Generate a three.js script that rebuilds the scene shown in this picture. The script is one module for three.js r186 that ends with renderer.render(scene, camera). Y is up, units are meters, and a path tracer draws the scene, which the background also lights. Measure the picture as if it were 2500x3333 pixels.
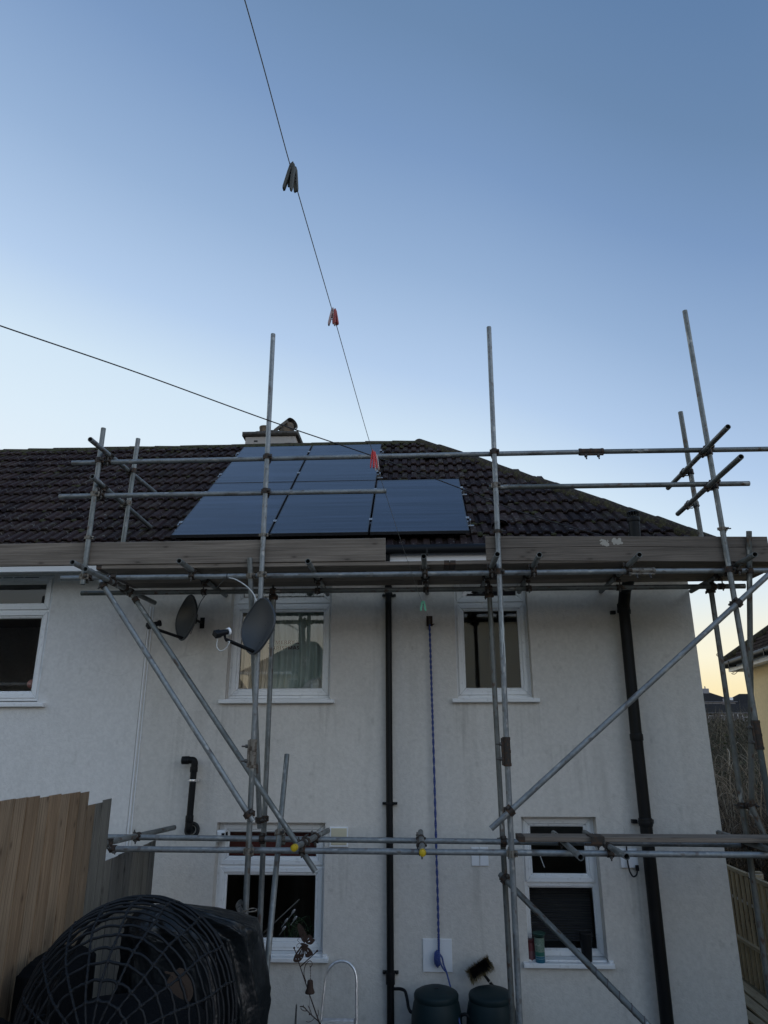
import * as THREE from 'three';
import { mergeGeometries } from 'three/addons/utils/BufferGeometryUtils.js';

// ------------------------------------------------------------------ camera, sky, sun, exposure
const scene = new THREE.Scene();
const renderer = new THREE.WebGLRenderer({ antialias: true });
renderer.setSize(768, 1024);
renderer.toneMapping = THREE.LinearToneMapping;
renderer.toneMappingExposure = 1.0;
renderer.shadowMap.enabled = true;
const D2R = Math.PI / 180;
const camera = new THREE.PerspectiveCamera(72.62, 768 / 1024, 0.05, 1500);
camera.rotation.order = 'YXZ';
camera.position.set(0, 3.05, 7.6);
camera.rotation.set(17.75 * D2R, 2.82 * D2R, -0.12 * D2R);

const lin = (c) => { c /= 255; return c <= 0.04045 ? c / 12.92 : Math.pow((c + 0.055) / 1.055, 2.4); };
const s2l = (a) => a.map(lin);
// dusk sky: warm low towards the sunset behind the house, blue overhead, mauve behind the viewer
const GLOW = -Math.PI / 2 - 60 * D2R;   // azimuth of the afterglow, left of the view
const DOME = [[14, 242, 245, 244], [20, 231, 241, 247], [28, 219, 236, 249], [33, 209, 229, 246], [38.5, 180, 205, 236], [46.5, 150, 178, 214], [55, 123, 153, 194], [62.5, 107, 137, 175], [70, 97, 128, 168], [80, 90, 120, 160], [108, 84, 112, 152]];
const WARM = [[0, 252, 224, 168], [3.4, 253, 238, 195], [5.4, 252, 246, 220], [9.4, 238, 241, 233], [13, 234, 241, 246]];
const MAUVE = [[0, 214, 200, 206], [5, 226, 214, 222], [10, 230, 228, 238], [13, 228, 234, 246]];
function ramp(R, e) {
  if (e <= R[0][0]) return s2l(R[0].slice(1));
  for (let i = 1; i < R.length; i++) if (e <= R[i][0]) {
    const t = (e - R[i - 1][0]) / (R[i][0] - R[i - 1][0]), a = s2l(R[i - 1].slice(1)), b = s2l(R[i].slice(1));
    return a.map((v, k) => v + (b[k] - v) * t);
  }
  return s2l(R[R.length - 1].slice(1));
}
function dusk() {
  const w0 = 1024, h = 512, d = new Float32Array(w0 * h * 4);
  for (let j = 0; j < h; j++) for (let i = 0; i < w0; i++) {
    const e = ((j + 0.5) / h - 0.5) * 180, az = ((i + 0.5) / w0 - 0.5) * 2 * Math.PI;
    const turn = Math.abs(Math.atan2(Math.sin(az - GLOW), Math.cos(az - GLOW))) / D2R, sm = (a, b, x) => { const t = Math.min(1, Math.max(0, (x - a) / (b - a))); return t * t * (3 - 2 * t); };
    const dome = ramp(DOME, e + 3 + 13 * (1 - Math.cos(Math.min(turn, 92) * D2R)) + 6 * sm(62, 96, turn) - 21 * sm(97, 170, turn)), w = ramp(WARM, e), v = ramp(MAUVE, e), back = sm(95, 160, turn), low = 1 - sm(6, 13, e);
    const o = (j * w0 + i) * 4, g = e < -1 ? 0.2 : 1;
    for (let c = 0; c < 3; c++) d[o + c] = (dome[c] * (1 - low) + (w[c] * (1 - back) + v[c] * back) * low) * (1 + 0.6 * back + 0.9 * Math.exp(-(turn * turn) / 1100 - (e * e) / 110)) * g;  // unseen sky behind the viewer and low afterglow boosted to light the walls
    d[o + 3] = 1;
  }
  const t = new THREE.DataTexture(d, w0, h, THREE.RGBAFormat, THREE.FloatType);
  t.mapping = THREE.EquirectangularReflectionMapping; t.magFilter = t.minFilter = THREE.LinearFilter; t.needsUpdate = true;
  return t;
}
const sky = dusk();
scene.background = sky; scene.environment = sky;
const sun = new THREE.DirectionalLight(new THREE.Color(1, 0.72, 0.45), 0.03);
sun.position.set(-90, 3, -50); sun.castShadow = true; sun.shadow.radius = 8;
Object.assign(sun.shadow.camera, { left: -20, right: 20, top: 20, bottom: -20, near: 1, far: 200 });
scene.add(sun);

// ------------------------------------------------------------------ helpers
function rngOf(seed) { let s = seed >>> 0; return () => { s = (s + 0x6D2B79F5) | 0; let t = Math.imul(s ^ (s >>> 15), 1 | s); t = (t + Math.imul(t ^ (t >>> 7), 61 | t)) ^ t; return ((t ^ (t >>> 14)) >>> 0) / 4294967296; }; }
const rnd = rngOf(7);
const R = (a, b) => a + (b - a) * rnd();
const V = (a) => Array.isArray(a) ? new THREE.Vector3(...a) : a.clone();
const used = new Map();
function numbered(n) { const k = used.get(n) ?? 0; used.set(n, k + 1); return k ? `${n}_${String(k).padStart(3, '0')}` : n; }
const shadow = (o) => o.traverse((m) => { if (m.isMesh) m.castShadow = m.receiveShadow = true; });
function tag(o, label, category, group, kind) {
  if (label) o.userData.label = label;
  if (category) o.userData.category = category;
  if (group) o.userData.group = group;
  if (kind) o.userData.kind = kind;
  return o;
}
function thing(name, label, category, pos = [0, 0, 0], group) {
  const o = new THREE.Group(); o.name = numbered(name); o.position.set(...pos); scene.add(o);
  o.userData.base = undefined; delete o.userData.base;
  origins.set(o, V(pos));
  return tag(o, label, category, group);
}
const origins = new Map();
// geometry is given in metres of the place; parts are shifted to their thing's base
function part(parent, name, geo, mat, label) {
  if (Array.isArray(geo)) geo = join(geo);
  const o = origins.get(parent);
  if (o && o.lengthSq() > 0) geo.translate(-o.x, -o.y, -o.z);
  const m = new THREE.Mesh(geo, mat); m.name = name; parent.add(m); m.castShadow = m.receiveShadow = true;
  origins.set(m, o ?? new THREE.Vector3());
  if (label) m.userData.label = label;
  return m;
}
function solo(name, geo, mat, label, category, group, kind) {
  const m = part(scene, numbered(name), geo, mat);
  return tag(m, label, category, group, kind);
}
function join(list) {
  const l = list.map((g) => { g = g.index ? g.toNonIndexed() : g; for (const k of Object.keys(g.attributes)) if (!['position', 'normal', 'uv'].includes(k)) g.deleteAttribute(k); if (!g.attributes.uv) g.setAttribute('uv', new THREE.BufferAttribute(new Float32Array(g.attributes.position.count * 2), 2)); return g; });
  return l.length === 1 ? l[0] : mergeGeometries(l);
}
function scaleUV(g, su, sv, ou = 0, ov = 0) { const u = g.attributes.uv; for (let i = 0; i < u.count; i++) u.setXY(i, u.getX(i) * su + ou, u.getY(i) * sv + ov); return g; }
// chamfered box with uv in metres (grain along the longest side)
function box(x0, x1, y0, y1, z0, z1, c = 0.003, uo = 0) {
  const sx = x1 - x0, sy = y1 - y0, sz = z1 - z0; c = Math.min(c, sx / 3, sy / 3, sz / 3);
  const s = new THREE.Shape(); s.moveTo(-sx / 2 + c, -sy / 2 + c); s.lineTo(sx / 2 - c, -sy / 2 + c); s.lineTo(sx / 2 - c, sy / 2 - c); s.lineTo(-sx / 2 + c, sy / 2 - c); s.closePath();
  const g = new THREE.ExtrudeGeometry(s, { depth: sz - 2 * c, bevelEnabled: true, bevelSize: c, bevelThickness: c, bevelSegments: 1, steps: 1 });
  g.translate(0, 0, -(sz - 2 * c) / 2);
  const p = g.attributes.position, n = g.attributes.normal, u = g.attributes.uv;
  const long = sx >= sy && sx >= sz ? 0 : sy >= sz ? 1 : 2;
  for (let i = 0; i < p.count; i++) {
    const a = [p.getX(i), p.getY(i), p.getZ(i)], m = [Math.abs(n.getX(i)), Math.abs(n.getY(i)), Math.abs(n.getZ(i))];
    const face = m[0] > m[1] && m[0] > m[2] ? 0 : m[1] > m[2] ? 1 : 2;
    let U = a[long] + uo, W = 0; const rest = [0, 1, 2].filter((k) => k !== long);
    if (face === long) { U = a[rest[0]] * 0.2 + uo; W = a[rest[1]]; } else W = a[rest.find((k) => k !== face)] + (face === rest[0] ? 0.31 : 0);
    u.setXY(i, U, W + uo * 0.37);
  }
  g.translate((x0 + x1) / 2, (y0 + y1) / 2, (z0 + z1) / 2);
  return g;
}
const UP = new THREE.Vector3(0, 1, 0);
function along(g, a, b) { // geometry standing on the origin along +y is laid from a towards b
  const d = V(b).sub(V(a)).normalize();
  g.applyQuaternion(new THREE.Quaternion().setFromUnitVectors(UP, d)); const p = V(a); g.translate(p.x, p.y, p.z); return g;
}
function rod(a, b, r, r2 = r, seg = 12, open = false) {
  const L = V(a).distanceTo(V(b)), g = new THREE.CylinderGeometry(r2, r, L, seg, 1, open); g.translate(0, L / 2, 0); scaleUV(g, 2 * Math.PI * r, L); return along(g, a, b);
}
function pipe(a, b, r = 0.02415, t = 0.004, seg = 20) { // hollow tube with open ends
  const L = V(a).distanceTo(V(b)), gs = [];
  const o = new THREE.CylinderGeometry(r, r, L, seg, 1, true); scaleUV(o, 2 * Math.PI * r, L, R(0, 1), R(0, 3)); gs.push(o);
  const i = new THREE.CylinderGeometry(r - t, r - t, L, seg, 1, true); i.scale(1, 1, 1); const n = i.attributes.normal; for (let k = 0; k < n.count; k++) n.setXYZ(k, -n.getX(k), 0, -n.getZ(k)); const ix = i.index.array; for (let k = 0; k < ix.length; k += 3) { const q = ix[k]; ix[k] = ix[k + 1]; ix[k + 1] = q; } gs.push(i);
  for (const s of [-1, 1]) { const e = new THREE.RingGeometry(r - t, r, seg, 1); e.rotateX(s * -Math.PI / 2); e.translate(0, s * L / 2, 0); gs.push(e); }
  const g = join(gs); g.translate(0, L / 2, 0); return along(g, a, b);
}
function cord(points, r, seg = 60, rs = 8, closed = false) {
  const c = new THREE.CatmullRomCurve3(points.map(V), closed, 'centripetal'), g = new THREE.TubeGeometry(c, seg, r, rs, closed);
  return scaleUV(g, c.getLength(), 2 * Math.PI * r);
}
function lathe(profile, x, y, z, seg = 32) { const g = new THREE.LatheGeometry(profile.map((p) => new THREE.Vector2(...p)), seg); g.translate(x, y, z); return g; }
function poly(pts, depth, bevel = 0) { // flat shape in xy, extruded along +z
  const s = new THREE.Shape(); pts.forEach((p, i) => i ? s.lineTo(...p) : s.moveTo(...p)); s.closePath();
  return new THREE.ExtrudeGeometry(s, { depth, bevelEnabled: bevel > 0, bevelSize: bevel, bevelThickness: bevel, bevelSegments: 1, bevelOffset: -bevel });
}
function quad(a, b, c, d, uw = 1, vh = 1) { const g = new THREE.BufferGeometry(); g.setAttribute('position', new THREE.Float32BufferAttribute([...a, ...b, ...c, ...a, ...c, ...d], 3)); g.setAttribute('uv', new THREE.Float32BufferAttribute([0, 0, uw, 0, uw, vh, 0, 0, uw, vh, 0, vh], 2)); g.computeVertexNormals(); return g; }

// ------------------------------------------------------------------ textures
function lattice(seed) { const r = rngOf(seed), t = new Float32Array(65536); for (let i = 0; i < t.length; i++) t[i] = r(); return t; }
const LAT = lattice(99);
function vnoise(x, y, px, py, s) { // value noise, periodic px by py cells
  const xi = Math.floor(x), yi = Math.floor(y), fx = x - xi, fy = y - yi, u = fx * fx * (3 - 2 * fx), v = fy * fy * (3 - 2 * fy);
  const m = (a, n) => ((a % n) + n) % n, at = (a, b) => LAT[(m(a, px) * 131 + m(b, py) * 517 + s * 7919) & 65535];
  const a = at(xi, yi), b = at(xi + 1, yi), c = at(xi, yi + 1), d = at(xi + 1, yi + 1);
  return a + (b - a) * u + (c - a) * v + (a - b - c + d) * u * v;
}
function fbm(u, v, px, py, oct, s = 1) { let t = 0, w = 0.5, n = 0; for (let o = 0; o < oct; o++) { t += w * vnoise(u * px, v * py, px, py, s + o); n += w; w *= 0.5; px *= 2; py *= 2; } return t / n; }
const toS = (v) => 255 * (v <= 0.0031308 ? 12.92 * v : 1.055 * Math.pow(Math.min(1, v), 1 / 2.4) - 0.055);
function texture(w, h, fn, colour, ru = 1, rv = 1) { // fn(u, v) returns linear rgb or one value
  const d = new Uint8Array(w * h * 4);
  for (let j = 0; j < h; j++) for (let i = 0; i < w; i++) {
    const c = fn((i + 0.5) / w, (j + 0.5) / h), o = (j * w + i) * 4;
    for (let k = 0; k < 3; k++) { const v = Math.max(0, c.length ? c[k] : c); d[o + k] = colour ? toS(v) : 255 * Math.min(1, v); }
    d[o + 3] = 255;
  }
  const t = new THREE.DataTexture(d, w, h); t.wrapS = t.wrapT = THREE.RepeatWrapping; t.magFilter = THREE.LinearFilter; t.minFilter = THREE.LinearMipmapLinearFilter; t.generateMipmaps = true;
  if (colour) t.colorSpace = THREE.SRGBColorSpace;
  t.repeat.set(ru, rv); t.needsUpdate = true; return t;
}
const mix = (a, b, t) => a.map((v, i) => v + (b[i] - v) * t);
const clamp = (v, a = 0, b = 1) => Math.min(b, Math.max(a, v));
const std = (o) => new THREE.MeshStandardMaterial(o), phys = (o) => new THREE.MeshPhysicalMaterial(o);
const C = (r, g, b) => new THREE.Color().setRGB(r, g, b);
const M = {};

// painted render: patches, faint run-off stains and lime bloom; the grain is relief
function renderMap(base, dirt, seed, runs = []) {
  return texture(1024, 1024, (u, v) => {
    const patch = fbm(u, v, 5, 5, 4, seed), streak = fbm(u, v, 70, 5, 3, seed + 9), fine = fbm(u, v, 256, 256, 2, seed + 20), sp = fbm(u, v, 90, 60, 2, seed + 31), mid = fbm(u, v, 26, 20, 3, seed + 37);
    let c = mix(base, dirt, clamp((streak - 0.5) * 2.0) * clamp((patch - 0.42) * 3) * 0.4);
    c = mix(c, dirt, clamp((sp - 0.78) * 8) * 0.25);
    const x = u > 0.5 ? u * 6.4 - 6.4 : u * 6.4, y = v * 6.4;
    for (const [x0, x1, top, len, k] of runs) if (y < top && y > top - len && x > x0 - 0.05 && x < x1 + 0.05) { const fib = fbm(u, v, 300, 7, 2, seed + 50), e = clamp(Math.min(x - x0 + 0.05, x1 + 0.05 - x) / 0.07), t = (top - y) / len, end = fbm(u, 0.3, 160, 1, 2, seed + 60); c = mix(c, dirt, 0.62 * k * e * clamp((fib - 0.30) * 2.6) * clamp((end * 1.5 - t) * 3)); }
    const crack = Math.abs(fbm(u, v, 3, 4, 4, seed + 70) - 0.5) * 900; if (crack < 1 && patch > 0.55) c = mix(c, dirt, 0.3 * (1 - crack));
    const k = 0.96 + 0.06 * patch + 0.16 * (fine - 0.5) + 0.03 * (mid - 0.5); return c.map((q) => q * k);
  }, true, 1 / 6.4, 1 / 6.4);
}
const grain = texture(512, 512, (u, v) => 0.6 * fbm(u, v, 128, 128, 2, 3) + 0.3 * fbm(u, v, 50, 44, 2, 5) + 0.1 * fbm(u, v, 9, 7, 2, 6), false, 1 / 1.3, 1 / 1.3);
M.render = std({ map: renderMap([0.67, 0.645, 0.605], [0.37, 0.355, 0.325], 40, [[1.93, 2.08, 1.82, 0.9, 0.6], [0.34, 0.55, 3.37, 0.75, 0.6], [1.02, 1.25, 3.37, 0.55, 0.45], [-1.08, -0.9, 3.37, 0.5, 0.5], [-2.13, -1.93, 3.35, 0.8, 0.55], [0.48, 0.57, 1.82, 1.0, 0.6], [-0.93, -0.74, 1.985, 0.5, 0.5], [1.72, 1.86, 0.97, 0.6, 0.4], [-2.62, -2.3, 3.3, 1.0, 0.35], [-2.2, -1.95, 2.9, 0.7, 0.3], [1.3, 1.75, 2.95, 0.7, 0.35], [-0.5, -0.42, 4.4, 1.2, 0.3], [-0.98, -0.88, 1.0, 0.55, 0.5]]), bumpMap: grain, bumpScale: 0.0035, roughness: 0.92 });
M.renderWhite = std({ map: renderMap([0.74, 0.73, 0.715], [0.50, 0.49, 0.46], 60), bumpMap: grain, bumpScale: 0.0035, roughness: 0.92 });
M.stack = std({ map: renderMap([0.40, 0.375, 0.35], [0.16, 0.145, 0.125], 95), bumpMap: grain, bumpScale: 0.006, roughness: 0.95 });
M.renderYellow = std({ map: renderMap([0.85, 0.655, 0.37], [0.66, 0.5, 0.29], 80), bumpMap: grain, bumpScale: 0.0035, roughness: 0.92 });
M.inside = std({ color: C(0.22, 0.21, 0.19), roughness: 0.9 });
M.upvc = std({ color: C(0.88, 0.90, 0.93), roughness: 0.32, map: texture(256, 256, (u, v) => { const k = 0.9 + 0.1 * fbm(u, v, 6, 6, 4, 12) - 0.12 * clamp((fbm(u, v, 30, 30, 2, 14) - 0.68) * 6); return [k, k, k * 0.985]; }, true, 1.1, 1.1) });
M.white = std({ color: C(0.84, 0.86, 0.89), roughness: 0.45 });
M.cream = std({ color: C(0.62, 0.57, 0.42), roughness: 0.5 });
M.black = phys({ color: C(0.008, 0.009, 0.011), roughness: 0.5, specularIntensity: 0.5 });
M.blackPipe = phys({ color: C(1, 1, 1), map: texture(128, 512, (u, v) => { const k = 0.0055 + 0.008 * clamp((fbm(u, v, 6, 9, 4, 70) - 0.45) * 2.2); return [k, k * 1.1, k * 1.3]; }, true, 3, 0.7), roughness: 0.5, specularIntensity: 0.5 });
M.rubber = std({ color: C(0.02, 0.02, 0.022), roughness: 0.7 });
// galvanised steel: spangle, run lines, grime and a little rust
function galv(base, dark, rust, seed) {
  return texture(128, 1024, (u, v) => {
    const sp = fbm(u, v, 8, 110, 2, seed), run = fbm(u, v, 14, 5, 3, seed + 3), g = fbm(u, v, 3, 16, 4, seed + 5), r = fbm(u, v, 5, 42, 3, seed + 8), m = fbm(u, v, 4, 24, 3, seed + 12);
    let c = mix(base, dark, clamp((g - 0.44) * 2.6) * 0.8); c = c.map((x) => x * (0.8 + 0.36 * sp) * (0.86 + 0.26 * run));
    c = mix(c, [0.085, 0.045, 0.025], clamp((r - 0.66) * 7) * rust);
    return mix(c, [0.42, 0.42, 0.40], clamp((m - 0.73) * 10) * 0.75);
  }, true, 1 / 0.152, 1 / 2.3);
}
const steel = (b, d, r, s) => std({ map: galv(b, d, r, s), metalness: 0.35, roughness: 0.5, bumpMap: texture(64, 256, (u, v) => fbm(u, v, 6, 60, 3, s + 30), false, 6.6, 0.5), bumpScale: 0.0006 });
M.galv = [steel([0.26, 0.28, 0.29], [0.13, 0.14, 0.145], 0.5, 100), steel([0.20, 0.215, 0.215], [0.095, 0.105, 0.10], 0.7, 130), steel([0.155, 0.165, 0.16], [0.07, 0.078, 0.07], 0.8, 160)];
M.galvGreen = steel([0.075, 0.10, 0.10], [0.04, 0.06, 0.062], 0.3, 190);
M.coupler = std({ map: texture(128, 128, (u, v) => mix([0.045, 0.038, 0.033], [0.09, 0.05, 0.03], clamp((fbm(u, v, 6, 6, 4, 210) - 0.42) * 3)), true, 8, 8), metalness: 0.3, roughness: 0.75 });
M.couplerBright = std({ map: texture(128, 128, (u, v) => mix([0.22, 0.20, 0.17], [0.08, 0.06, 0.045], clamp((fbm(u, v, 6, 6, 4, 230) - 0.4) * 3)), true, 8, 8), metalness: 0.4, roughness: 0.6 });
M.bolt = std({ color: C(0.09, 0.085, 0.08), metalness: 0.5, roughness: 0.6 });
M.yellowCap = std({ color: C(0.60, 0.42, 0.012), roughness: 0.5 });
// wood, grain along u
function woodMap(a, b, knot, seed, ru = 0.5, rv = 4) {
  return texture(1024, 256, (u, v) => {
    const warp = fbm(u, v, 5, 3, 3, seed + 1) * 0.12, g = fbm(u, v + warp, 4, 46, 4, seed), g2 = fbm(u, v, 60, 120, 2, seed + 4), big = fbm(u, v, 5, 3, 4, seed + 6);
    let c = mix(a, b, clamp(g * 1.5 - 0.25)); c = c.map((x) => x * (0.72 + 0.5 * big) * (0.9 + 0.2 * g2));
    for (let k = 0; k < 8; k++) { const ku = LAT[seed * 13 + k], kv = 0.15 + 0.7 * LAT[seed * 29 + k], d = Math.hypot(((u - ku + 1.5) % 1 - 0.5) * 22, (v - kv) * 7); if (d < 0.5) c = mix(c, knot, clamp(1 - d * 2) * 0.9); else if (d < 1.2) c = mix(c, knot, 0.25 * (0.5 + 0.5 * Math.sin(d * 26)) * (1.2 - d)); }
    return mix(c, a.map((x) => x * 0.3), clamp((fbm(u, v, 3, 60, 2, seed + 11) - 0.74) * 9) * 0.8);
  }, true, ru, rv);
}
const woodBump = texture(512, 256, (u, v) => fbm(u, v, 4, 60, 4, 300), false, 0.5, 4);
const wood = (a, b, k, s, ru, rv) => std({ map: woodMap(a, b, k, s, ru, rv), bumpMap: woodBump, bumpScale: 0.002, roughness: 0.85 });
M.board = [wood([0.15, 0.122, 0.098], [0.25, 0.21, 0.172], [0.055, 0.04, 0.03], 31), wood([0.105, 0.086, 0.070], [0.19, 0.158, 0.13], [0.05, 0.037, 0.028], 37)];
M.fence = [wood([0.165, 0.104, 0.058], [0.32, 0.222, 0.138], [0.065, 0.034, 0.017], 41, 0.55, 3.4), wood([0.20, 0.136, 0.082], [0.36, 0.262, 0.172], [0.075, 0.04, 0.02], 43, 0.55, 3.4), wood([0.15, 0.103, 0.063], [0.28, 0.205, 0.135], [0.05, 0.03, 0.018], 47, 0.55, 3.4)];
M.fenceGrey = [wood([0.11, 0.104, 0.09], [0.19, 0.18, 0.155], [0.033, 0.028, 0.023], 53, 0.55, 3.4), wood([0.085, 0.083, 0.077], [0.15, 0.147, 0.135], [0.028, 0.025, 0.022], 59, 0.55, 3.4)];
M.fencePale = wood([0.30, 0.25, 0.165], [0.50, 0.43, 0.30], [0.15, 0.10, 0.06], 61, 0.5, 5);
// concrete roof tiles with lichen flecks and algae
const tileMap = (base, seed) => texture(512, 512, (u, v) => {
  const g = fbm(u, v, 40, 40, 3, seed), p = fbm(u, v, 5, 5, 4, seed + 2), l = fbm(u, v, 26, 34, 3, seed + 5), l2 = fbm(u, v, 60, 90, 2, seed + 7);
  let c = base.map((x) => x * (0.6 + 0.5 * p + 0.35 * g)); c = mix(c, [0.045, 0.04, 0.022], clamp((p - 0.55) * 4) * 0.5);
  return mix(c, [0.19, 0.18, 0.165], clamp((l - 0.705) * 12) * 0.6 + clamp((l2 - 0.80) * 12) * 0.5);
}, true, 1 / 0.9, 1 / 0.9);
const tileBump = texture(256, 256, (u, v) => fbm(u, v, 60, 60, 3, 330), false, 2, 2);
const tileMat = (b, s) => phys({ specularIntensity: 0.3, map: tileMap(b, s), bumpMap: tileBump, bumpScale: 0.0025, roughness: 0.84 });
M.tile = [tileMat([0.030, 0.0190, 0.0200], 340), tileMat([0.037, 0.0240, 0.0235], 350), tileMat([0.0245, 0.0160, 0.0175], 360)];
M.tileTint = []; for (const m of M.tile) for (const k of [0.82, 1, 1.16]) { const c = m.clone(); c.color.setRGB(k, k, k); M.tileTint.push(c); }
M.ridge = phys({ specularIntensity: 0.3, map: texture(512, 512, (u, v) => { const p = fbm(u, v, 9, 9, 4, 371), l = fbm(u, v, 30, 30, 3, 373); let c = mix([0.036, 0.028, 0.024], [0.062, 0.056, 0.028], clamp((p - 0.42) * 4)); return mix(c, [0.16, 0.14, 0.10], clamp((l - 0.66) * 9) * 0.6); }, true, 2.4, 2.4), bumpMap: tileBump, bumpScale: 0.004, roughness: 0.92 });
M.moss = std({ color: C(0.040, 0.040, 0.016), roughness: 1 });
M.mortar = std({ color: C(0.11, 0.10, 0.09), roughness: 0.95 });
M.pot = std({ map: texture(256, 256, (u, v) => mix([0.17, 0.125, 0.085], [0.05, 0.045, 0.038], clamp((fbm(u, v, 5, 5, 4, 381) - 0.36) * 2.4)), true, 3, 3), roughness: 0.9, bumpMap: tileBump, bumpScale: 0.003 });
M.hood = std({ map: texture(128, 128, (u, v) => mix([0.15, 0.13, 0.11], [0.06, 0.055, 0.045], clamp((fbm(u, v, 6, 6, 4, 396) - 0.38) * 3)), true, 3, 3), roughness: 0.95 });
M.cap = std({ map: texture(256, 256, (u, v) => mix([0.085, 0.078, 0.07], [0.035, 0.034, 0.028], clamp((fbm(u, v, 8, 8, 4, 391) - 0.38) * 3)), true, 2, 2), roughness: 0.95, bumpMap: tileBump, bumpScale: 0.008 });
// solar glass: dark cells behind glass, faint dusty smears across
M.solar = phys({ map: texture(512, 512, (u, v) => { const k = 1 + 1.9 * clamp(fbm(u, v, 2, 60, 3, 400) - 0.48, -0.2, 1) + 0.35 * clamp((fbm(u, v, 3, 5, 4, 405) - 0.66) * 5); return [0.026 * k, 0.034 * k, 0.056 * k]; }, true, 0.5, 0.5), roughness: 0.24, roughnessMap: texture(256, 512, (u, v) => 0.75 + 0.9 * (fbm(u, v, 2, 70, 3, 410) - 0.5) + 0.25 * (fbm(u, v, 5, 5, 3, 413) - 0.5), false, 0.5, 0.5), ior: 1.8 });
M.solarFrame = std({ color: C(0.10, 0.105, 0.115), metalness: 0.7, roughness: 0.4 });
M.alu = std({ color: C(0.5, 0.51, 0.52), metalness: 0.8, roughness: 0.4 });
M.aluDull = std({ map: texture(128, 256, (u, v) => { const k = 0.40 + 0.35 * fbm(u, v, 8, 30, 3, 420); return [k * 1.4, k * 1.4, k * 1.43]; }, true, 4, 2), metalness: 0.85, roughness: 0.3 });
M.glass = phys({ color: C(1, 1, 1), transmission: 1, thickness: 0, roughness: 0.0, ior: 1.95 }); M.glassPlain = phys({ color: C(1, 1, 1), transmission: 1, thickness: 0, roughness: 0.0, ior: 1.6 });
M.dish = std({ color: C(0.042, 0.048, 0.055), roughness: 0.5, bumpMap: tileBump, bumpScale: 0.0006 });
M.butt = phys({ color: C(1, 1, 1), map: texture(256, 256, (u, v) => { const k = 0.8 + 0.4 * fbm(u, v, 6, 6, 4, 430); return [0.008 * k, 0.021 * k, 0.025 * k]; }, true, 1, 1), roughness: 0.55, specularIntensity: 0.6 });
M.rust = std({ map: texture(128, 128, (u, v) => mix([0.040, 0.025, 0.020], [0.068, 0.040, 0.029], fbm(u, v, 8, 8, 4, 440)), true, 6, 6), roughness: 0.85, metalness: 0.2 });
M.rope = std({ map: texture(128, 64, (u, v) => { const k = ((u * 8 + v * 2) % 1 + 1) % 1, n = fbm(u, v, 30, 16, 2, 450); return k < 0.2 && n > 0.42 ? [0.3, 0.34, 0.48] : [0.012 + 0.012 * n, 0.03 + 0.03 * n, 0.17 + 0.1 * n]; }, true, 12, 22), roughness: 0.8 });
M.cableBlack = std({ color: C(0.015, 0.015, 0.018), roughness: 0.6 });
M.cableWhite = std({ color: C(0.6, 0.61, 0.6), roughness: 0.5 });
M.cableGrey = std({ color: C(0.16, 0.16, 0.15), roughness: 0.6 });
M.weave = phys({ color: C(0.010, 0.0115, 0.014), roughness: 0.5, specularIntensity: 0.42 });
M.tarp = phys({ color: C(0.008, 0.0105, 0.0125), roughness: 0.38, specularIntensity: 0.8, bumpMap: texture(256, 256, (u, v) => fbm(u, v, 7, 5, 4, 460), false, 2, 2), bumpScale: 0.02 });
M.cloth = phys({ specularIntensity: 0.2, color: C(0.006, 0.007, 0.0085), roughness: 0.95, bumpMap: tileBump, bumpScale: 0.004 });

// ------------------------------------------------------------------ ground and hill
function land(x, z) {
  const d = -z; if (d < 9) return 0;
  if (d < 22) return -1.8 * Math.pow((d - 9) / 13, 1.2) ;
  if (d < 170) return -1.8 + 7.4 * Math.pow((d - 22) / 148, 1.15);
  return 5.6 + Math.min(6, (d - 170) * 0.03);
}
{
  const g = new THREE.PlaneGeometry(900, 900, 150, 150); g.rotateX(-Math.PI / 2); g.translate(0, 0, -60);
  const p = g.attributes.position; for (let i = 0; i < p.count; i++) p.setY(i, land(p.getX(i), p.getZ(i)) + (p.getZ(i) < -10 ? 0.2 * (fbm(p.getX(i) / 50 + 9, p.getZ(i) / 50 + 9, 8, 8, 3, 5) - 0.5) : 0)); g.computeVertexNormals(); scaleUV(g, 900, 900);
  solo('ground', g, std({ map: texture(512, 512, (u, v) => mix([0.06, 0.065, 0.032], [0.13, 0.115, 0.075], clamp(fbm(u, v, 12, 12, 5, 480) * 1.6 - 0.3)), true, 1 / 8, 1 / 8), roughness: 1 }), null, null, null, 'structure');
  solo('patio', [box(-2.5, 4.1, -0.08, 0.012, 0.02, 4.9, 0.004)], std({ map: texture(512, 512, (u, v) => { const k = 0.75 + 0.5 * fbm(u, v, 14, 14, 4, 490); return [0.17 * k, 0.165 * k, 0.15 * k]; }, true, 0.6, 0.6), roughness: 0.95 }), null, null, null, 'structure');
  solo('terrace', [box(-40, 40, -0.5, 1.42, 4.92, 60, 0.01)], std({ map: texture(256, 256, (u, v) => { const k = 0.6 + 0.8 * fbm(u, v, 10, 10, 4, 500); return [0.09 * k, 0.09 * k, 0.07 * k]; }, true, 0.5, 0.5), roughness: 1 }), null, null, null, 'structure');
}

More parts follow.
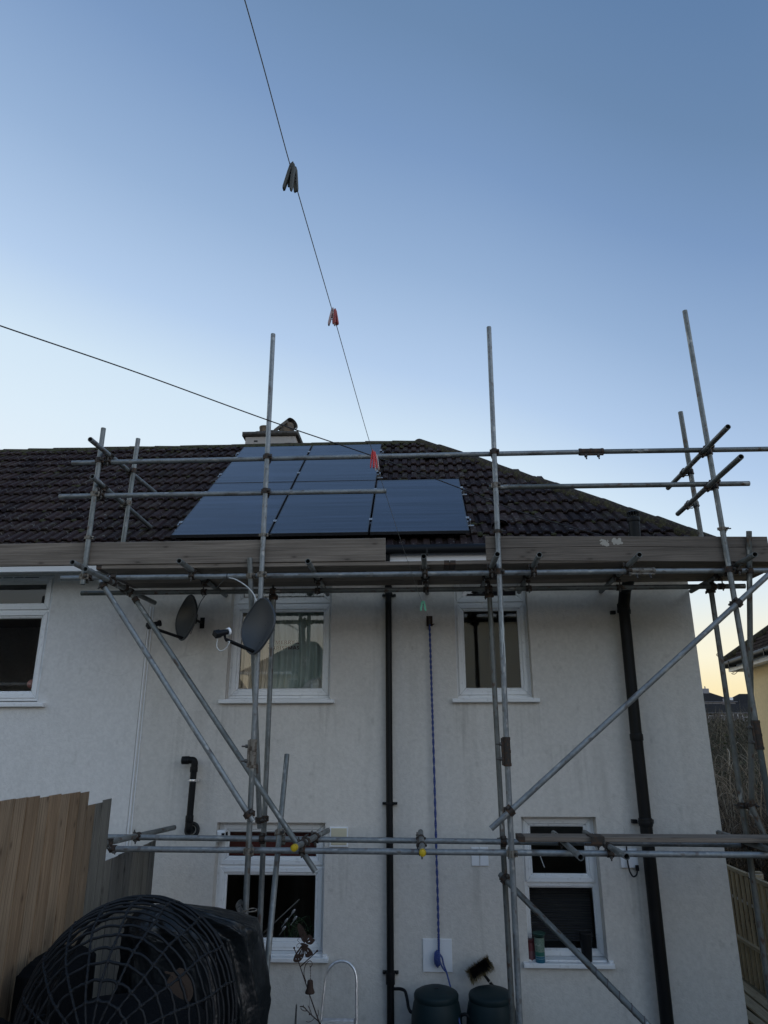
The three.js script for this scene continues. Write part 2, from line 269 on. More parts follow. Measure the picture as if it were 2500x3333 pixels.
// ------------------------------------------------------------------ windows
function mitre(x0, x1, y0, y1, w, z0, depth, bev = 0.004) { // four mitred profiles
  const g = 0.0008, e = (p) => { const q = poly(p, depth - 2 * bev, bev); q.translate(0, 0, z0 + bev); return q; };
  return [e([[x0 + g, y0], [x1 - g, y0], [x1 - w - g, y0 + w], [x0 + w + g, y0 + w]]), e([[x0 + g, y1], [x0 + w + g, y1 - w], [x1 - w - g, y1 - w], [x1 - g, y1]]),
    e([[x0, y0 + g], [x0 + w, y0 + w + g], [x0 + w, y1 - w - g], [x0, y1 - g]]), e([[x1, y0 + g], [x1, y1 - g], [x1 - w, y1 - w - g], [x1 - w, y0 + w + g]])];
}
function windowUnit(house, o) { // o: x0 x1 y0 y1 zf split sill sash
  const w = new THREE.Group(); w.name = 'window'; house.add(w); origins.set(w, origins.get(house));
  const { x0, x1, y0, y1, zf } = o, fw = 0.042, back = zf - 0.07;
  part(w, 'frame', [...mitre(x0, x1, y0, y1, fw, back, 0.07), box(x0 + fw - 0.003, x1 - fw + 0.003, o.split - 0.022, o.split + 0.022, back + 0.004, zf - 0.003)], M.upvc);
  for (const [a, b, on] of [[o.split + 0.012, y1 - fw + 0.012, o.sashTop], [y0 + fw - 0.012, o.split - 0.012, o.sashLow]]) {
    const sw = on ? 0.074 : 0.03, xs0 = x0 + fw - 0.012, xs1 = x1 - fw + 0.012;
    const s = mitre(xs0, xs1, a, b, sw * 0.62, on ? zf - 0.045 : zf - 0.05, on ? 0.062 : 0.045, 0.005), b2 = mitre(xs0 + sw * 0.55, xs1 - sw * 0.55, a + sw * 0.55, b - sw * 0.55, sw * 0.45, on ? zf - 0.045 : zf - 0.05, on ? 0.045 : 0.035, 0.012 * (on ? 1 : 0.6));
    part(w, on ? 'sash' : 'bead', [...s, ...b2], M.upvc);
    part(w, 'gasket', mitre(xs0 + sw - 0.003, xs1 - sw + 0.003, a + sw - 0.003, b - sw + 0.003, 0.004, zf - 0.035, 0.012, 0.001), M.rubber);
    part(w, 'pane', [quad([xs0 + sw - 0.01, a + sw - 0.01, zf - 0.034], [xs1 - sw + 0.01, a + sw - 0.01, zf - 0.034], [xs1 - sw + 0.01, b - sw + 0.01, zf - 0.034], [xs0 + sw - 0.01, b - sw + 0.01, zf - 0.034])], o.glass ?? M.glassPlain);
  }
  if (o.vent) part(w, 'trickle_vent', [box(o.vent[0], o.vent[1], o.vent[2], o.vent[2] + 0.018, zf - 0.01, zf + 0.014, 0.004)], M.upvc);
  if (o.slots) part(w, 'vent_slot', o.slots.map(([a, b, y]) => box(a, b, y, y + 0.014, zf - 0.002, zf + 0.002, 0.0005)), M.rubber);
  const [s0, s1, st] = o.sill;
  part(w, 'sill', [box(s0, s1, st - 0.04, st, -0.02, 0.06, 0.006), box(x0 + 0.002, x1 - 0.002, st - 0.012, st + 0.012, zf - 0.02, -0.019, 0.003), ...(o.caps ?? []).map((c) => box(c[0], c[1], st - 0.006, st + 0.022, 0.002, 0.03, 0.006))], M.upvc);
  return w;
}
function shellWall(x0, x1, h, holes, z = 0, depth = 0.26) {
  const s = new THREE.Shape(); s.moveTo(x0, 0); s.lineTo(x1, 0); s.lineTo(x1, h); s.lineTo(x0, h); s.closePath();
  for (const [a, b, c, d] of holes) { const q = new THREE.Path(); q.moveTo(a, c); q.lineTo(a, d); q.lineTo(b, d); q.lineTo(b, c); q.closePath(); s.holes.push(q); }
  const g = new THREE.ExtrudeGeometry(s, { depth, bevelEnabled: false }); g.translate(0, 0, z - depth); return g;
}

// ------------------------------------------------------------------ roof: slope frame x across, y up the slope, z out of it
const PITCH = 38.8 * D2R, EY = 4.885, EZ = 0.45, RUN = 3.31, SL = RUN / Math.cos(PITCH), GAUGE = SL / 13, RY = EY + RUN * Math.tan(PITCH), RZ = EZ - RUN;
const HIPX = 3.14, APX = 0.05;
const hipX = (s) => HIPX + (APX - HIPX) * s / SL;
const TW = 0.262, PROF = [[0, 0], [0.042, 0], [0.056, 0.026], [0.118, 0.026], [0.131, 0], [0.173, 0], [0.187, 0.026], [0.249, 0.026], [0.262, 0.001]];
function tileGeo(v) {
  const p = [], u = [], L = GAUGE + 0.07, r = rngOf(500 + v), push = (a, b, c, d, ua, ub, uc, ud) => { p.push(...a, ...b, ...c, ...a, ...c, ...d); u.push(...ua, ...ub, ...uc, ...ua, ...uc, ...ud); };
  const tail = 0.062, head = 0.018, jx = 0.0015, ou = r(), ov = r();
  for (let i = 0; i < PROF.length - 1; i++) {
    const [xa, ha] = PROF[i], [xb, hb] = PROF[i + 1], A = xa + jx * (i === 0), B = xb - jx * 2 * (i === PROF.length - 2);
    const f = (x, h, y) => [x, y, (y > 0 ? head : tail) + h], c = 0.006;
    push(f(A, ha - c, 0).map((q, k) => k === 1 ? 0 : q), f(B, hb - c, 0), [B, 0.008, tail + hb], [A, 0.008, tail + ha], [A + ou, ov], [B + ou, ov], [B + ou, ov + 0.01], [A + ou, ov + 0.01]);
    push([A, 0.008, tail + ha], [B, 0.008, tail + hb], f(B, hb, L), f(A, ha, L), [A + ou, ov + 0.01], [B + ou, ov + 0.01], [B + ou, ov + L], [A + ou, ov + L]);
    push([A, 0, tail + ha - 0.021], [B, 0, tail + hb - 0.021], f(B, hb - c, 0), f(A, ha - c, 0), [A + ou, ov - 0.03], [B + ou, ov - 0.03], [B + ou, ov], [A + ou, ov]);
  }
  const g = new THREE.BufferGeometry(); g.setAttribute('position', new THREE.Float32BufferAttribute(p, 3)); g.setAttribute('uv', new THREE.Float32BufferAttribute(u, 2)); g.computeVertexNormals(); return g;
}
const TILES = [0, 1, 2, 3].map(tileGeo);
function slope(house, outline) {
  const g = poly(outline, 0.06); g.translate(0, 0, -0.06);
  const m = new THREE.Mesh(g, M.tile[2]); m.name = 'roof_slope'; m.position.set(0, EY, EZ); m.rotation.x = PITCH - Math.PI / 2; house.add(m); m.castShadow = m.receiveShadow = true;
  return m;
}
function laySlope(roof, xa, xb, skip = () => false) {
  for (let c = 0; c < 13; c++) for (let x = xb - TW; x > xa - 0.02; x -= TW) {
    const s = c * GAUGE; if (skip(x, s)) continue;
    const t = new THREE.Mesh(TILES[Math.floor(rnd() * 4)], M.tileTint[Math.floor(rnd() * 9)]); t.name = 'roof_tile'; t.position.set(x + R(-0.002, 0.002), s + R(-0.006, 0.006), R(-0.002, 0.003)); t.rotation.z = R(-0.008, 0.008); t.rotation.x = R(-0.006, 0.006); t.castShadow = t.receiveShadow = true; roof.add(t);
  }
}
function halfTile(a, b, r, k) { // half-round ridge tile, sagging a little at the tail
  const A = V(a), B = V(b), L = A.distanceTo(B), g = new THREE.CylinderGeometry(r * (1 + k), r, L, 14, 1, true, -Math.PI / 2 - 0.15, Math.PI + 0.3);
  const h = new THREE.CylinderGeometry(r * (1 + k) - 0.018, r - 0.018, L, 14, 1, true, -Math.PI / 2 - 0.15, Math.PI + 0.3), e = new THREE.RingGeometry(r - 0.018, r * (1 + k), 14, 1, Math.PI - 0.15, Math.PI + 0.3);
  e.rotateX(Math.PI / 2); e.translate(0, L / 2, 0);
  const gg = join([g, h, e]); gg.translate(0, L / 2, 0); scaleUV(gg, 0.5, 0.5);
  // the half circle bulges towards local +z; turn that to point up
  const y = B.clone().sub(A).normalize(), z = UP.clone().addScaledVector(y, -UP.dot(y)).normalize(), x = y.clone().cross(z);
  gg.applyMatrix4(new THREE.Matrix4().makeBasis(x, y, z)); gg.translate(A.x, A.y, A.z); return gg;
}
function ridgeRun(roof, a, b, r, len) {
  const A = V(a), B = V(b), n = Math.round(A.distanceTo(B) / len), inv = new THREE.Matrix4().compose(roof.position, roof.quaternion, roof.scale).invert();
  for (let i = 0; i < n; i++) {
    const p = A.clone().lerp(B, i / n), q = A.clone().lerp(B, (i + 1.02) / n); p.y += R(-0.008, 0.008); q.y += R(-0.008, 0.008);
    const g = halfTile(p, q, r, 0.06); g.applyMatrix4(inv); const m = new THREE.Mesh(g, M.ridge); m.name = 'ridge_tile'; m.castShadow = m.receiveShadow = true; roof.add(m);
  }
}
function mossOn(roof, n, place) {
  const b = []; for (let i = 0; i < n; i++) { const [x, y, z] = place(), s = R(0.012, 0.034), g = new THREE.IcosahedronGeometry(s, 1), p = g.attributes.position; for (let k = 0; k < p.count; k++) { const q = 0.75 + 0.5 * LAT[(Math.round((p.getX(k) + p.getY(k) * 3 + p.getZ(k) * 7) * 9000) + i * 37) & 65535]; p.setXYZ(k, p.getX(k) * q * 1.4, p.getY(k) * q * 1.2, p.getZ(k) * q * 0.6); } g.computeVertexNormals(); g.translate(x, y, z); b.push(g); }
  const m = new THREE.Mesh(join(b), M.moss); m.name = 'moss'; m.userData.kind = 'stuff'; m.castShadow = m.receiveShadow = true; roof.add(m);
}

// ------------------------------------------------------------------ the house under the scaffold
const house = thing('semi_detached_house', 'cream rendered semi-detached house with hipped brown tile roof behind the scaffold', 'house');
{
  const GFR = [0.985, 1.722, 1.012, 2.272], FFR = [0.395, 1.19, 3.41, 4.72], GFL = [-2.076, -0.972, 1.03, 2.21], FFL = [-2.08, -0.955, 3.415, 4.72];
  part(house, 'wall', [shellWall(-3.004, 2.93, 4.86, [GFR, FFR, GFL, FFL])], M.render);
  part(house, 'side_wall', [box(2.66, 2.93, 0, 4.86, -5.7, -0.262, 0.002), box(-3.0, -2.86, 0, 4.86, -5.7, -0.264, 0.002), box(-2.855, 2.655, 0, 4.86, -5.98, -5.7, 0.002)], M.render);
  part(house, 'floor', [box(-2.86, 2.66, 2.5, 2.75, -5.69, -0.265), box(-2.86, 2.66, 0, 0.2, -5.69, -0.266), box(-2.86, 2.66, 4.76, 4.85, -5.69, -0.267), box(-0.25, -0.15, 0.2, 4.76, -5.6, -0.268), box(-2.85, -0.26, 0.2, 4.76, -3.6, -3.5), box(-0.14, 2.65, 0.2, 4.76, -3.6, -3.5)], M.inside);
  windowUnit(house, { x0: GFR[0], x1: GFR[1], y0: 1.03, y1: GFR[3], zf: -0.13, split: 1.655, sashTop: true, sashLow: false, vent: [1.2, 1.47, 2.2], sill: [0.93, 1.77, 1.015], caps: [[1.722, 1.765]] });
  windowUnit(house, { glass: M.glass, x0: FFR[0], x1: FFR[1], y0: 3.425, y1: FFR[3], zf: -0.12, split: 4.44, sashTop: true, sashLow: true, sill: [0.338, 1.245, 3.412] });
  windowUnit(house, { x0: GFL[0], x1: GFL[1], y0: 1.05, y1: GFL[3], zf: -0.12, split: 1.795, sashTop: true, sashLow: true, vent: [-1.75, -1.27, 2.135], sill: [-2.14, -0.91, 1.034], caps: [[-0.972, -0.925]] });
  windowUnit(house, { glass: M.glass, x0: FFL[0], x1: FFL[1], y0: 3.43, y1: FFL[3], zf: -0.12, split: 4.45, sashTop: true, sashLow: true, sill: [-2.135, -0.9, 3.412] });
  // eaves
  part(house, 'soffit', [box(-3.0, HIPX - 0.02, 4.765, 4.785, 0.004, 0.40)], M.white);
  part(house, 'fascia', [box(-3.0, HIPX, 4.74, 4.90, 0.40, 0.425)], M.white);
    // half round gutter along x, open at the top
  { const gs = []; for (const r of [0.052, 0.047]) { const g = new THREE.CylinderGeometry(r, r, HIPX + 3.0, 16, 1, true, Math.PI / 2, Math.PI); g.rotateZ(Math.PI / 2); gs.push(g); }
    const g = join(gs), p = g.attributes.position; let lo = 9, hi = -9; for (let i = 0; i < p.count; i++) { lo = Math.min(lo, p.getY(i)); hi = Math.max(hi, p.getY(i)); }
    if (hi > 0.03) g.rotateX(Math.PI); g.translate((HIPX - 3.0) / 2, 4.912, 0.482); const bk = [g]; for (let x = -2.6; x < 3; x += 0.9) bk.push(box(x - 0.012, x + 0.012, 4.855, 4.917, 0.426, 0.54, 0.004)); part(house, 'gutter', bk, M.black); }
  // roof
  const roof = slope(house, [[-3.0, 0.07], [hipX(0.07), 0.07], [APX, SL], [-3.0, SL]]);
  laySlope(roof, -3.0, -3.0 + TW * 24, (x, s) => x + 0.12 > hipX(s + 0.16));
  ridgeRun(roof, [APX + 0.02, RY - 0.055, RZ], [-3.0, RY - 0.055, RZ], 0.115, 0.43);
  ridgeRun(roof, [HIPX - 0.02, EY + 0.0, EZ - 0.02], [0.66, 7.01, RZ + 0.63], 0.12, 0.4); ridgeRun(roof, [0.66, 7.01, RZ + 0.63], [APX, RY - 0.045, RZ], 0.125, 0.42);
  mossOn(roof, 260, () => [R(-2.9, 0.1), SL - 0.1 - Math.abs(R(0, 0.25) * rnd()), 0.07]);
  mossOn(roof, 170, () => { const s = R(0.3, SL), c = Math.floor(s / GAUGE) * GAUGE; return [R(-2.9, hipX(s) - 0.15), c + R(-0.01, 0.03), 0.05]; });
  // hooded vent tiles
  const hood = (x, s) => { const g = new THREE.CylinderGeometry(0.085, 0.1, 0.2, 14, 1, true, -Math.PI / 2, Math.PI), h = new THREE.CylinderGeometry(0.062, 0.075, 0.2, 14, 1, true, -Math.PI / 2, Math.PI), e = new THREE.RingGeometry(0.075, 0.1, 14, 1, Math.PI, Math.PI); e.rotateX(Math.PI / 2); e.translate(0, -0.1, 0); const k = join([g, h, e]); k.translate(x, s, 0.05); const d = join([k]); const m = new THREE.Mesh(d, M.tile[1]); m.name = 'vent_tile'; m.castShadow = m.receiveShadow = true; roof.add(m); const c = new THREE.Mesh(new THREE.CircleGeometry(0.066, 12, 0, Math.PI), M.rubber); c.rotation.x = Math.PI / 2; c.position.set(x, s + 0.03, 0.05); c.name = 'vent_opening'; roof.add(c); };
  hood(0.93, 0.62); hood(0.20, 3.25);
  part(house, 'roof_slope', [quad([HIPX, EY, EZ], [HIPX, EY, 2 * RZ - EZ], [APX, RY, RZ], [APX, RY, RZ]), quad([HIPX, EY, 2 * RZ - EZ], [-3, EY, 2 * RZ - EZ], [-3, RY, RZ], [APX, RY, RZ])].map((g) => scaleUV(g, 5, 4)), M.tile[0]);
  part(house, 'hip_iron', [cord([[HIPX - 0.02, EY + 0.02, EZ], [HIPX + 0.01, EY + 0.06, EZ + 0.02], [HIPX + 0.01, EY + 0.17, EZ + 0.03], [HIPX + 0.035, EY + 0.20, EZ + 0.035], [HIPX + 0.06, EY + 0.18, EZ + 0.04], [HIPX + 0.05, EY + 0.15, EZ + 0.04]], 0.007, 30)], M.rust);
  // chimney on the ridge
  { const z1 = -2.95, z0 = -3.75, x0 = -2.83, x1 = -1.99, yb = 7.1, yt = 7.79;
    const ch = part(house, 'chimney', [box(x0, x1, yb, yt, z0, z1, 0.01)], M.stack);
    const cap = box(x0 - 0.05, x1 + 0.05, yt, yt + 0.075, z0 - 0.05, z1 + 0.05, 0.03), p = cap.attributes.position; for (let i = 0; i < p.count; i++) { const n = LAT[(Math.round(p.getX(i) * 90) * 7 + Math.round(p.getZ(i) * 90) * 31) & 65535] - 0.5; p.setY(i, p.getY(i) + n * 0.012); }
    const fl = []; for (let i = 0; i < 26; i++) { const s = R(0.03, 0.07), g = new THREE.IcosahedronGeometry(s, 1); g.scale(1.6, 0.6, 1.3); g.translate(R(x0 + 0.05, x1 - 0.05), yt + 0.075, R(z1 - 0.3, z1 - 0.02)); fl.push(g); }
    part(ch, 'chimney_cap', [cap, ...fl.map((g) => join([g]))], M.cap);
    part(ch, 'chimney_pot', [lathe([[0.07, 0], [0.092, 0], [0.09, 0.16], [0.095, 0.17], [0.095, 0.195], [0.072, 0.195], [0.07, 0.02]], -2.555, yt + 0.06, z1 - 0.2, 24)], M.pot);
    part(ch, 'chimney_pot', [lathe([[0.09, 0], [0.122, 0], [0.118, 0.14], [0.108, 0.15], [0.105, 0.24], [0.085, 0.24], [0.085, 0.02]], -2.17, yt + 0.06, z1 - 0.2, 24)], M.pot);
    const hg = halfTile([-2.35, yt + 0.185, z1 - 0.34], [-2.07, yt + 0.275, z1 - 0.12], 0.115, 0.02); part(ch, 'pot_hood', [hg], M.hood);
    part(ch, 'chimney_pot', [lathe([[0.06, 0], [0.085, 0], [0.08, 0.15], [0.06, 0.15]], -2.36, yt + 0.05, z1 - 0.52, 20)], M.cap);
    part(ch, 'air_brick', [box(-2.68, -2.62, 7.69, 7.72, z1 - 0.01, z1 + 0.004, 0.002)], M.rubber); }
  // rain pipe
  { const dp = part(house, 'downpipe', [rod([-0.325, 4.60, 0.062], [-0.32, 0.9, 0.062], 0.034, 0.034, 20), rod([-0.32, 0.902, 0.062], [-0.32, 0.05, 0.062], 0.0345, 0.0345, 20), rod([-0.325, 4.60, 0.062], [-0.325, 4.74, 0.2], 0.034, 0.034, 18), rod([-0.325, 4.74, 0.2], [-0.325, 4.80, 0.46], 0.034, 0.034, 18), rod([-0.325, 4.8, 0.46], [-0.325, 4.86, 0.48], 0.036, 0.036, 18),
      lathe([[0.039, 0], [0.043, 0.004], [0.043, 0.085], [0.037, 0.09]], -0.32, 0.83, 0.062, 24), lathe([[0.037, 0], [0.041, 0.004], [0.041, 0.08], [0.036, 0.085]], -0.325, 4.53, 0.062, 24)], M.blackPipe);
    for (const y of [4.50, 2.38, 0.905]) part(dp, 'pipe_clip', [lathe([[0.036, 0], [0.041, 0.002], [0.041, 0.026], [0.036, 0.028]], -0.32, y, 0.062, 24), box(-0.395, -0.245, y + 0.002, y + 0.026, 0.004, 0.028, 0.003), rod([-0.38, y + 0.014, 0.02], [-0.38, y + 0.014, 0.05], 0.012), rod([-0.26, y + 0.014, 0.02], [-0.26, y + 0.014, 0.05], 0.012)], M.black);
    part(dp, 'overflow_hose', [cord([[-0.29, 0.80, 0.075], [-0.22, 0.806, 0.10], [-0.185, 0.80, 0.13], [-0.165, 0.76, 0.18], [-0.15, 0.71, 0.25], [-0.13, 0.69, 0.29], [-0.10, 0.685, 0.30]], 0.014, 50, 12)], M.black); }
  // soil stack with its offset and caged top
  { const sp = part(house, 'soil_pipe', [rod([2.178, 4.36, 0.13], [2.165, 3.02, 0.13], 0.057, 0.057, 28), rod([2.166, 3.02, 0.13], [2.166, 2.24, 0.13], 0.0575, 0.0575, 28), rod([2.166, 2.24, 0.13], [2.166, 0, 0.13], 0.059, 0.059, 28),
      rod([2.178, 4.35, 0.13], [2.19, 4.50, 0.20], 0.061, 0.061, 24), rod([2.19, 4.49, 0.19], [2.215, 4.70, 0.53], 0.057, 0.057, 24), rod([2.215, 4.69, 0.52], [2.225, 4.83, 0.62], 0.061, 0.061, 24), rod([2.225, 4.82, 0.62], [2.23, 5.15, 0.62], 0.056, 0.056, 28),
      lathe([[0.059, 0], [0.066, 0.006], [0.066, 0.07], [0.059, 0.08]], 2.176, 4.30, 0.13, 28), lathe([[0.058, 0], [0.065, 0.006], [0.065, 0.06], [0.058, 0.07]], 2.166, 2.99, 0.13, 28), lathe([[0.058, 0], [0.066, 0.006], [0.066, 0.07], [0.058, 0.08]], 2.166, 2.2, 0.13, 28)], M.blackPipe);
    for (const y of [4.28, 2.22]) part(sp, 'pipe_bracket', [lathe([[0.066, 0], [0.07, 0.003], [0.07, 0.03], [0.066, 0.033]], y > 3 ? 2.176 : 2.166, y, 0.13, 28), box(2.06, 2.11, y, y + 0.035, 0.004, 0.06, 0.003), box(2.222, 2.268, y, y + 0.035, 0.004, 0.06, 0.003)], M.black);
    const cage = [lathe([[0.057, 0], [0.064, 0.005], [0.064, 0.04], [0.06, 0.05]], 2.23, 5.13, 0.62, 28), lathe([[0.001, 0.098], [0.045, 0.094], [0.06, 0.084], [0.06, 0.078], [0.001, 0.078]], 2.23, 5.15, 0.62, 28)]; for (let i = 0; i < 14; i++) { const a = i / 14 * Math.PI * 2; cage.push(rod([2.23 + 0.058 * Math.cos(a), 5.15, 0.62 + 0.058 * Math.sin(a)], [2.23 + 0.058 * Math.cos(a), 5.235, 0.62 + 0.058 * Math.sin(a)], 0.004, 0.004, 6)); }
    part(sp, 'vent_cage', cage, M.black); }
  // boiler plume pipe
  { const fl = part(house, 'flue_pipe', [rod([-2.325, 2.775, 0.10], [-2.333, 2.20, 0.10], 0.033, 0.033, 22), cord([[-2.325, 2.74, 0.10], [-2.325, 2.785, 0.10], [-2.34, 2.805, 0.10], [-2.37, 2.808, 0.10], [-2.39, 2.808, 0.10]], 0.035, 24, 18), cord([[-2.333, 2.22, 0.10], [-2.333, 2.165, 0.10], [-2.333, 2.145, 0.09], [-2.333, 2.14, 0.05], [-2.333, 2.14, 0.0]], 0.038, 20, 18),
      lathe([[0.033, 0], [0.039, 0.004], [0.039, 0.05], [0.033, 0.055]], -2.326, 2.69, 0.10, 22), lathe([[0.033, 0], [0.04, 0.004], [0.04, 0.06], [0.033, 0.065]], -2.333, 2.22, 0.10, 22)], M.blackPipe);
    part(fl, 'flue_collar', [(() => { const t = new THREE.TorusGeometry(0.062, 0.018, 12, 28); t.scale(1, 1, 0.7); t.translate(-2.325, 2.14, 0.014); return t; })()], M.rubber);
    part(fl, 'flue_terminal', [pipe([-2.385, 2.808, 0.10], [-2.455, 2.806, 0.10], 0.040, 0.006, 22)], M.black);
    const teeth = []; for (let i = 0; i < 10; i++) { const a = i / 10 * Math.PI * 2; teeth.push(box(-2.45, -2.44, 2.805 + 0.026 * Math.sin(a), 2.811 + 0.026 * Math.sin(a), 0.097 + 0.026 * Math.cos(a), 0.103 + 0.026 * Math.cos(a), 0.001)); } part(fl, 'terminal_guard', teeth, M.white);
    part(fl, 'pipe_bracket', [lathe([[0.034, 0], [0.039, 0.002], [0.039, 0.022], [0.034, 0.024]], -2.328, 2.60, 0.10, 22), box(-2.385, -2.27, 2.601, 2.623, 0.066, 0.09, 0.003), box(-2.345, -2.31, 2.603, 2.621, 0.003, 0.066, 0.002)], M.aluDull); }
  // plates and boxes on the wall
  part(house, 'wall_plate', [box(-0.014, 0.264, 0.921, 1.198, 0.002, 0.016, 0.004)], M.white, 'square white plate behind the tied blue rope');
  { const b = part(house, 'vent_cover', [box(-0.924, -0.738, 1.99, 2.175, 0.002, 0.03, 0.006)], M.white, 'square vent cover with a cream flap beside the kitchen window'); part(b, 'vent_flap', [box(-0.908, -0.752, 2.012, 2.163, 0.029, 0.038, 0.004)], M.cream); }
  part(house, 'blank_plate', [box(0.480, 0.556, 1.828, 1.996, 0.002, 0.014, 0.003)], M.white); part(house, 'blank_plate', [box(0.562, 0.645, 1.828, 1.996, 0.002, 0.014, 0.003)], M.white);
  { const b = part(house, 'meter_box', [box(1.92, 2.085, 1.822, 1.99, 0.002, 0.03, 0.005)], M.white); part(b, 'cable_tail', [cord([[1.982, 2.02, 0.045], [1.98, 1.94, 0.05], [1.978, 1.86, 0.055], [1.99, 1.79, 0.06], [2.015, 1.752, 0.06], [2.045, 1.765, 0.06], [2.06, 1.80, 0.055], [2.063, 1.835, 0.05]], 0.0075, 40)], M.cableBlack); part(b, 'cable_cap', [box(2.048, 2.078, 1.80, 1.85, 0.035, 0.065, 0.006)], M.black); }
  // trunking and cable down the party line
  part(house, 'cable_trunking', [rod([-2.985, 0, 0.006], [-2.985, 4.42, 0.006], 0.009, 0.009, 8), rod([-2.955, 0.0, 0.004], [-2.952, 4.42, 0.004], 0.005, 0.005, 8)], M.white);
}

// ------------------------------------------------------------------ attached neighbour
{
  const n = thing('terraced_house', 'pale rendered neighbour house adjoining on the left, white window at its edge', 'house', [-6, 0, 0]);
  const N = [-6.2, -4.13, 3.40, 4.80];
  part(n, 'wall', [shellWall(-9.4, -3.006, 4.86, [N], 0.004)], M.renderWhite);
  part(n, 'side_wall', [box(-9.4, -9.15, 0, 4.86, -5.7, -0.262), box(-9.14, -3.2, 0, 4.86, -5.98, -5.7), box(-9.14, -3.01, 0, 4.86, -4.1, -4.0)], M.renderWhite);
  part(n, 'floor', [box(-9.14, -3.01, 2.5, 2.75, -5.69, -0.265), box(-9.14, -3.01, 4.81, 4.86, -5.69, -0.267)], M.inside);
  windowUnit(n, { x0: N[0], x1: N[1], y0: 3.41, y1: N[3], zf: -0.02, split: 4.395, sashTop: true, sashLow: true, slots: [[-4.75, -4.64, 4.766], [-4.62, -4.51, 4.767], [-4.50, -4.33, 4.768], [-4.95, -4.78, 4.766]], sill: [-6.3, -4.03, 3.385] });
  part(n, 'soffit', [box(-9.4, -3.003, 4.82, 4.835, 0.006, 0.40)], M.white); part(n, 'fascia', [box(-9.4, -3.003, 4.74, 4.90, 0.40, 0.425)], M.white);
  part(n, 'gutter', [(() => { const g = new THREE.CylinderGeometry(0.058, 0.058, 6.4, 16, 1, true, 0, Math.PI); g.rotateZ(Math.PI / 2); const p = g.attributes.position; let hi = -9; for (let i = 0; i < p.count; i++) hi = Math.max(hi, p.getY(i)); g.translate(-6.2, 4.9, 0.487); return g; })()], M.black);
  const roof = slope(n, [[-3.4, 0.07], [2.999, 0.07], [2.999, SL], [-3.4, SL]].map(([x, s]) => [x, s]));
  laySlope(roof, -2.6, 2.998);
  ridgeRun(roof, [3.0 - 6 + 6, RY - 0.055, RZ], [-3.4, RY - 0.055, RZ], 0.115, 0.43);
  mossOn(roof, 320, () => [R(-3.2, 2.95), SL - 0.1 - Math.abs(R(0, 0.25) * rnd()), 0.07]);
  mossOn(roof, 120, () => { const s = R(0.3, SL), c = Math.floor(s / GAUGE) * GAUGE; return [R(-2.2, 2.9), c + R(-0.01, 0.03), 0.05]; });
  part(n, 'roof_slope', [scaleUV(quad([-3.01, EY, 2 * RZ - EZ], [-9.4, EY, 2 * RZ - EZ], [-9.4, RY, RZ], [-3.01, RY, RZ]), 6, 4)], M.tile[0]);
  part(n, 'gable', [quad([-9.4, EY - 0.1, EZ - 0.1], [-9.4, EY - 0.1, 2 * RZ - EZ], [-9.4, RY - 0.05, RZ], [-9.4, RY - 0.05, RZ])], M.renderWhite);
}

// ------------------------------------------------------------------ solar panels
const PW = 1.06, PH = 1.745;
function panel(col, row, label) {
  const x0 = -2.67 + col * 1.083, s0 = 0.165 + row * (PH + 0.018);
  const g = new THREE.Group(); g.name = numbered('solar_panel'); scene.add(g); tag(g, label, 'solar panel', 'solar panels on the roof');
  g.rotation.x = PITCH - Math.PI / 2; g.position.set(x0, EY + s0 * Math.sin(PITCH) + 0.14 * Math.cos(PITCH), EZ - s0 * Math.cos(PITCH) + 0.14 * Math.sin(PITCH));
  const put = (name, geo, mat) => { const m = new THREE.Mesh(Array.isArray(geo) ? join(geo) : geo, mat); m.name = name; m.castShadow = m.receiveShadow = true; g.add(m); return m; };
  put('frame', [box(0, PW, 0, 0.011, 0, 0.037, 0.001), box(0, PW, PH - 0.011, PH, 0, 0.037, 0.001), box(0, 0.011, 0.011, PH - 0.011, 0, 0.037, 0.001), box(PW - 0.011, PW, 0.011, PH - 0.011, 0, 0.037, 0.001), box(0.01, PW - 0.01, 0.01, PH - 0.01, 0.004, 0.008, 0.001)], M.solarFrame);
  const gl = new THREE.PlaneGeometry(PW - 0.02, PH - 0.02); scaleUV(gl, PW, PH, col * 1.3, row * 2.7); gl.translate(PW / 2, PH / 2, 0.0355); put('glass', gl, M.solar);
  for (const y of [0.36, PH - 0.36]) put('mounting_rail', [box(-0.02, PW + 0.02, y - 0.02, y + 0.02, -0.045, -0.002, 0.002)], M.alu);
  const clamp1 = (x, y) => put('clamp', [box(x - 0.018, x + 0.018, y - 0.025, y + 0.025, 0.0372, 0.045, 0.002), box(x - 0.006, x + 0.006, y - 0.006, y + 0.006, 0.0445, 0.052, 0.002)], M.alu);
  const edge = (x, y, d) => { clamp1(x + 0.008 * d, y); put('roof_bracket', [box(Math.min(x, x + 0.075 * d), Math.max(x, x + 0.075 * d), y - 0.05, y - 0.028, -0.05, -0.035, 0.002), box(Math.min(x + 0.03 * d, x + 0.045 * d), Math.max(x + 0.03 * d, x + 0.045 * d), y - 0.03, y + 0.02, -0.045, 0.02, 0.002)], M.alu); };
  for (const y of [0.36, PH - 0.36]) { if (col === 0) edge(0, y, -1); if (col < 2 && !(row === 1 && col === 1)) clamp1(PW + 0.0115, y); else edge(PW, y, 1); }
  return g;
}
panel(0, 0, 'dark blue solar panel at the left end of the lower row');
panel(1, 0, 'dark blue solar panel in the middle of the lower row');
panel(2, 0, 'dark blue solar panel at the right with tiles above it');
panel(0, 1, 'dark blue solar panel of the upper row below the chimney');
panel(1, 1, 'dark blue solar panel of the upper row right of the chimney');

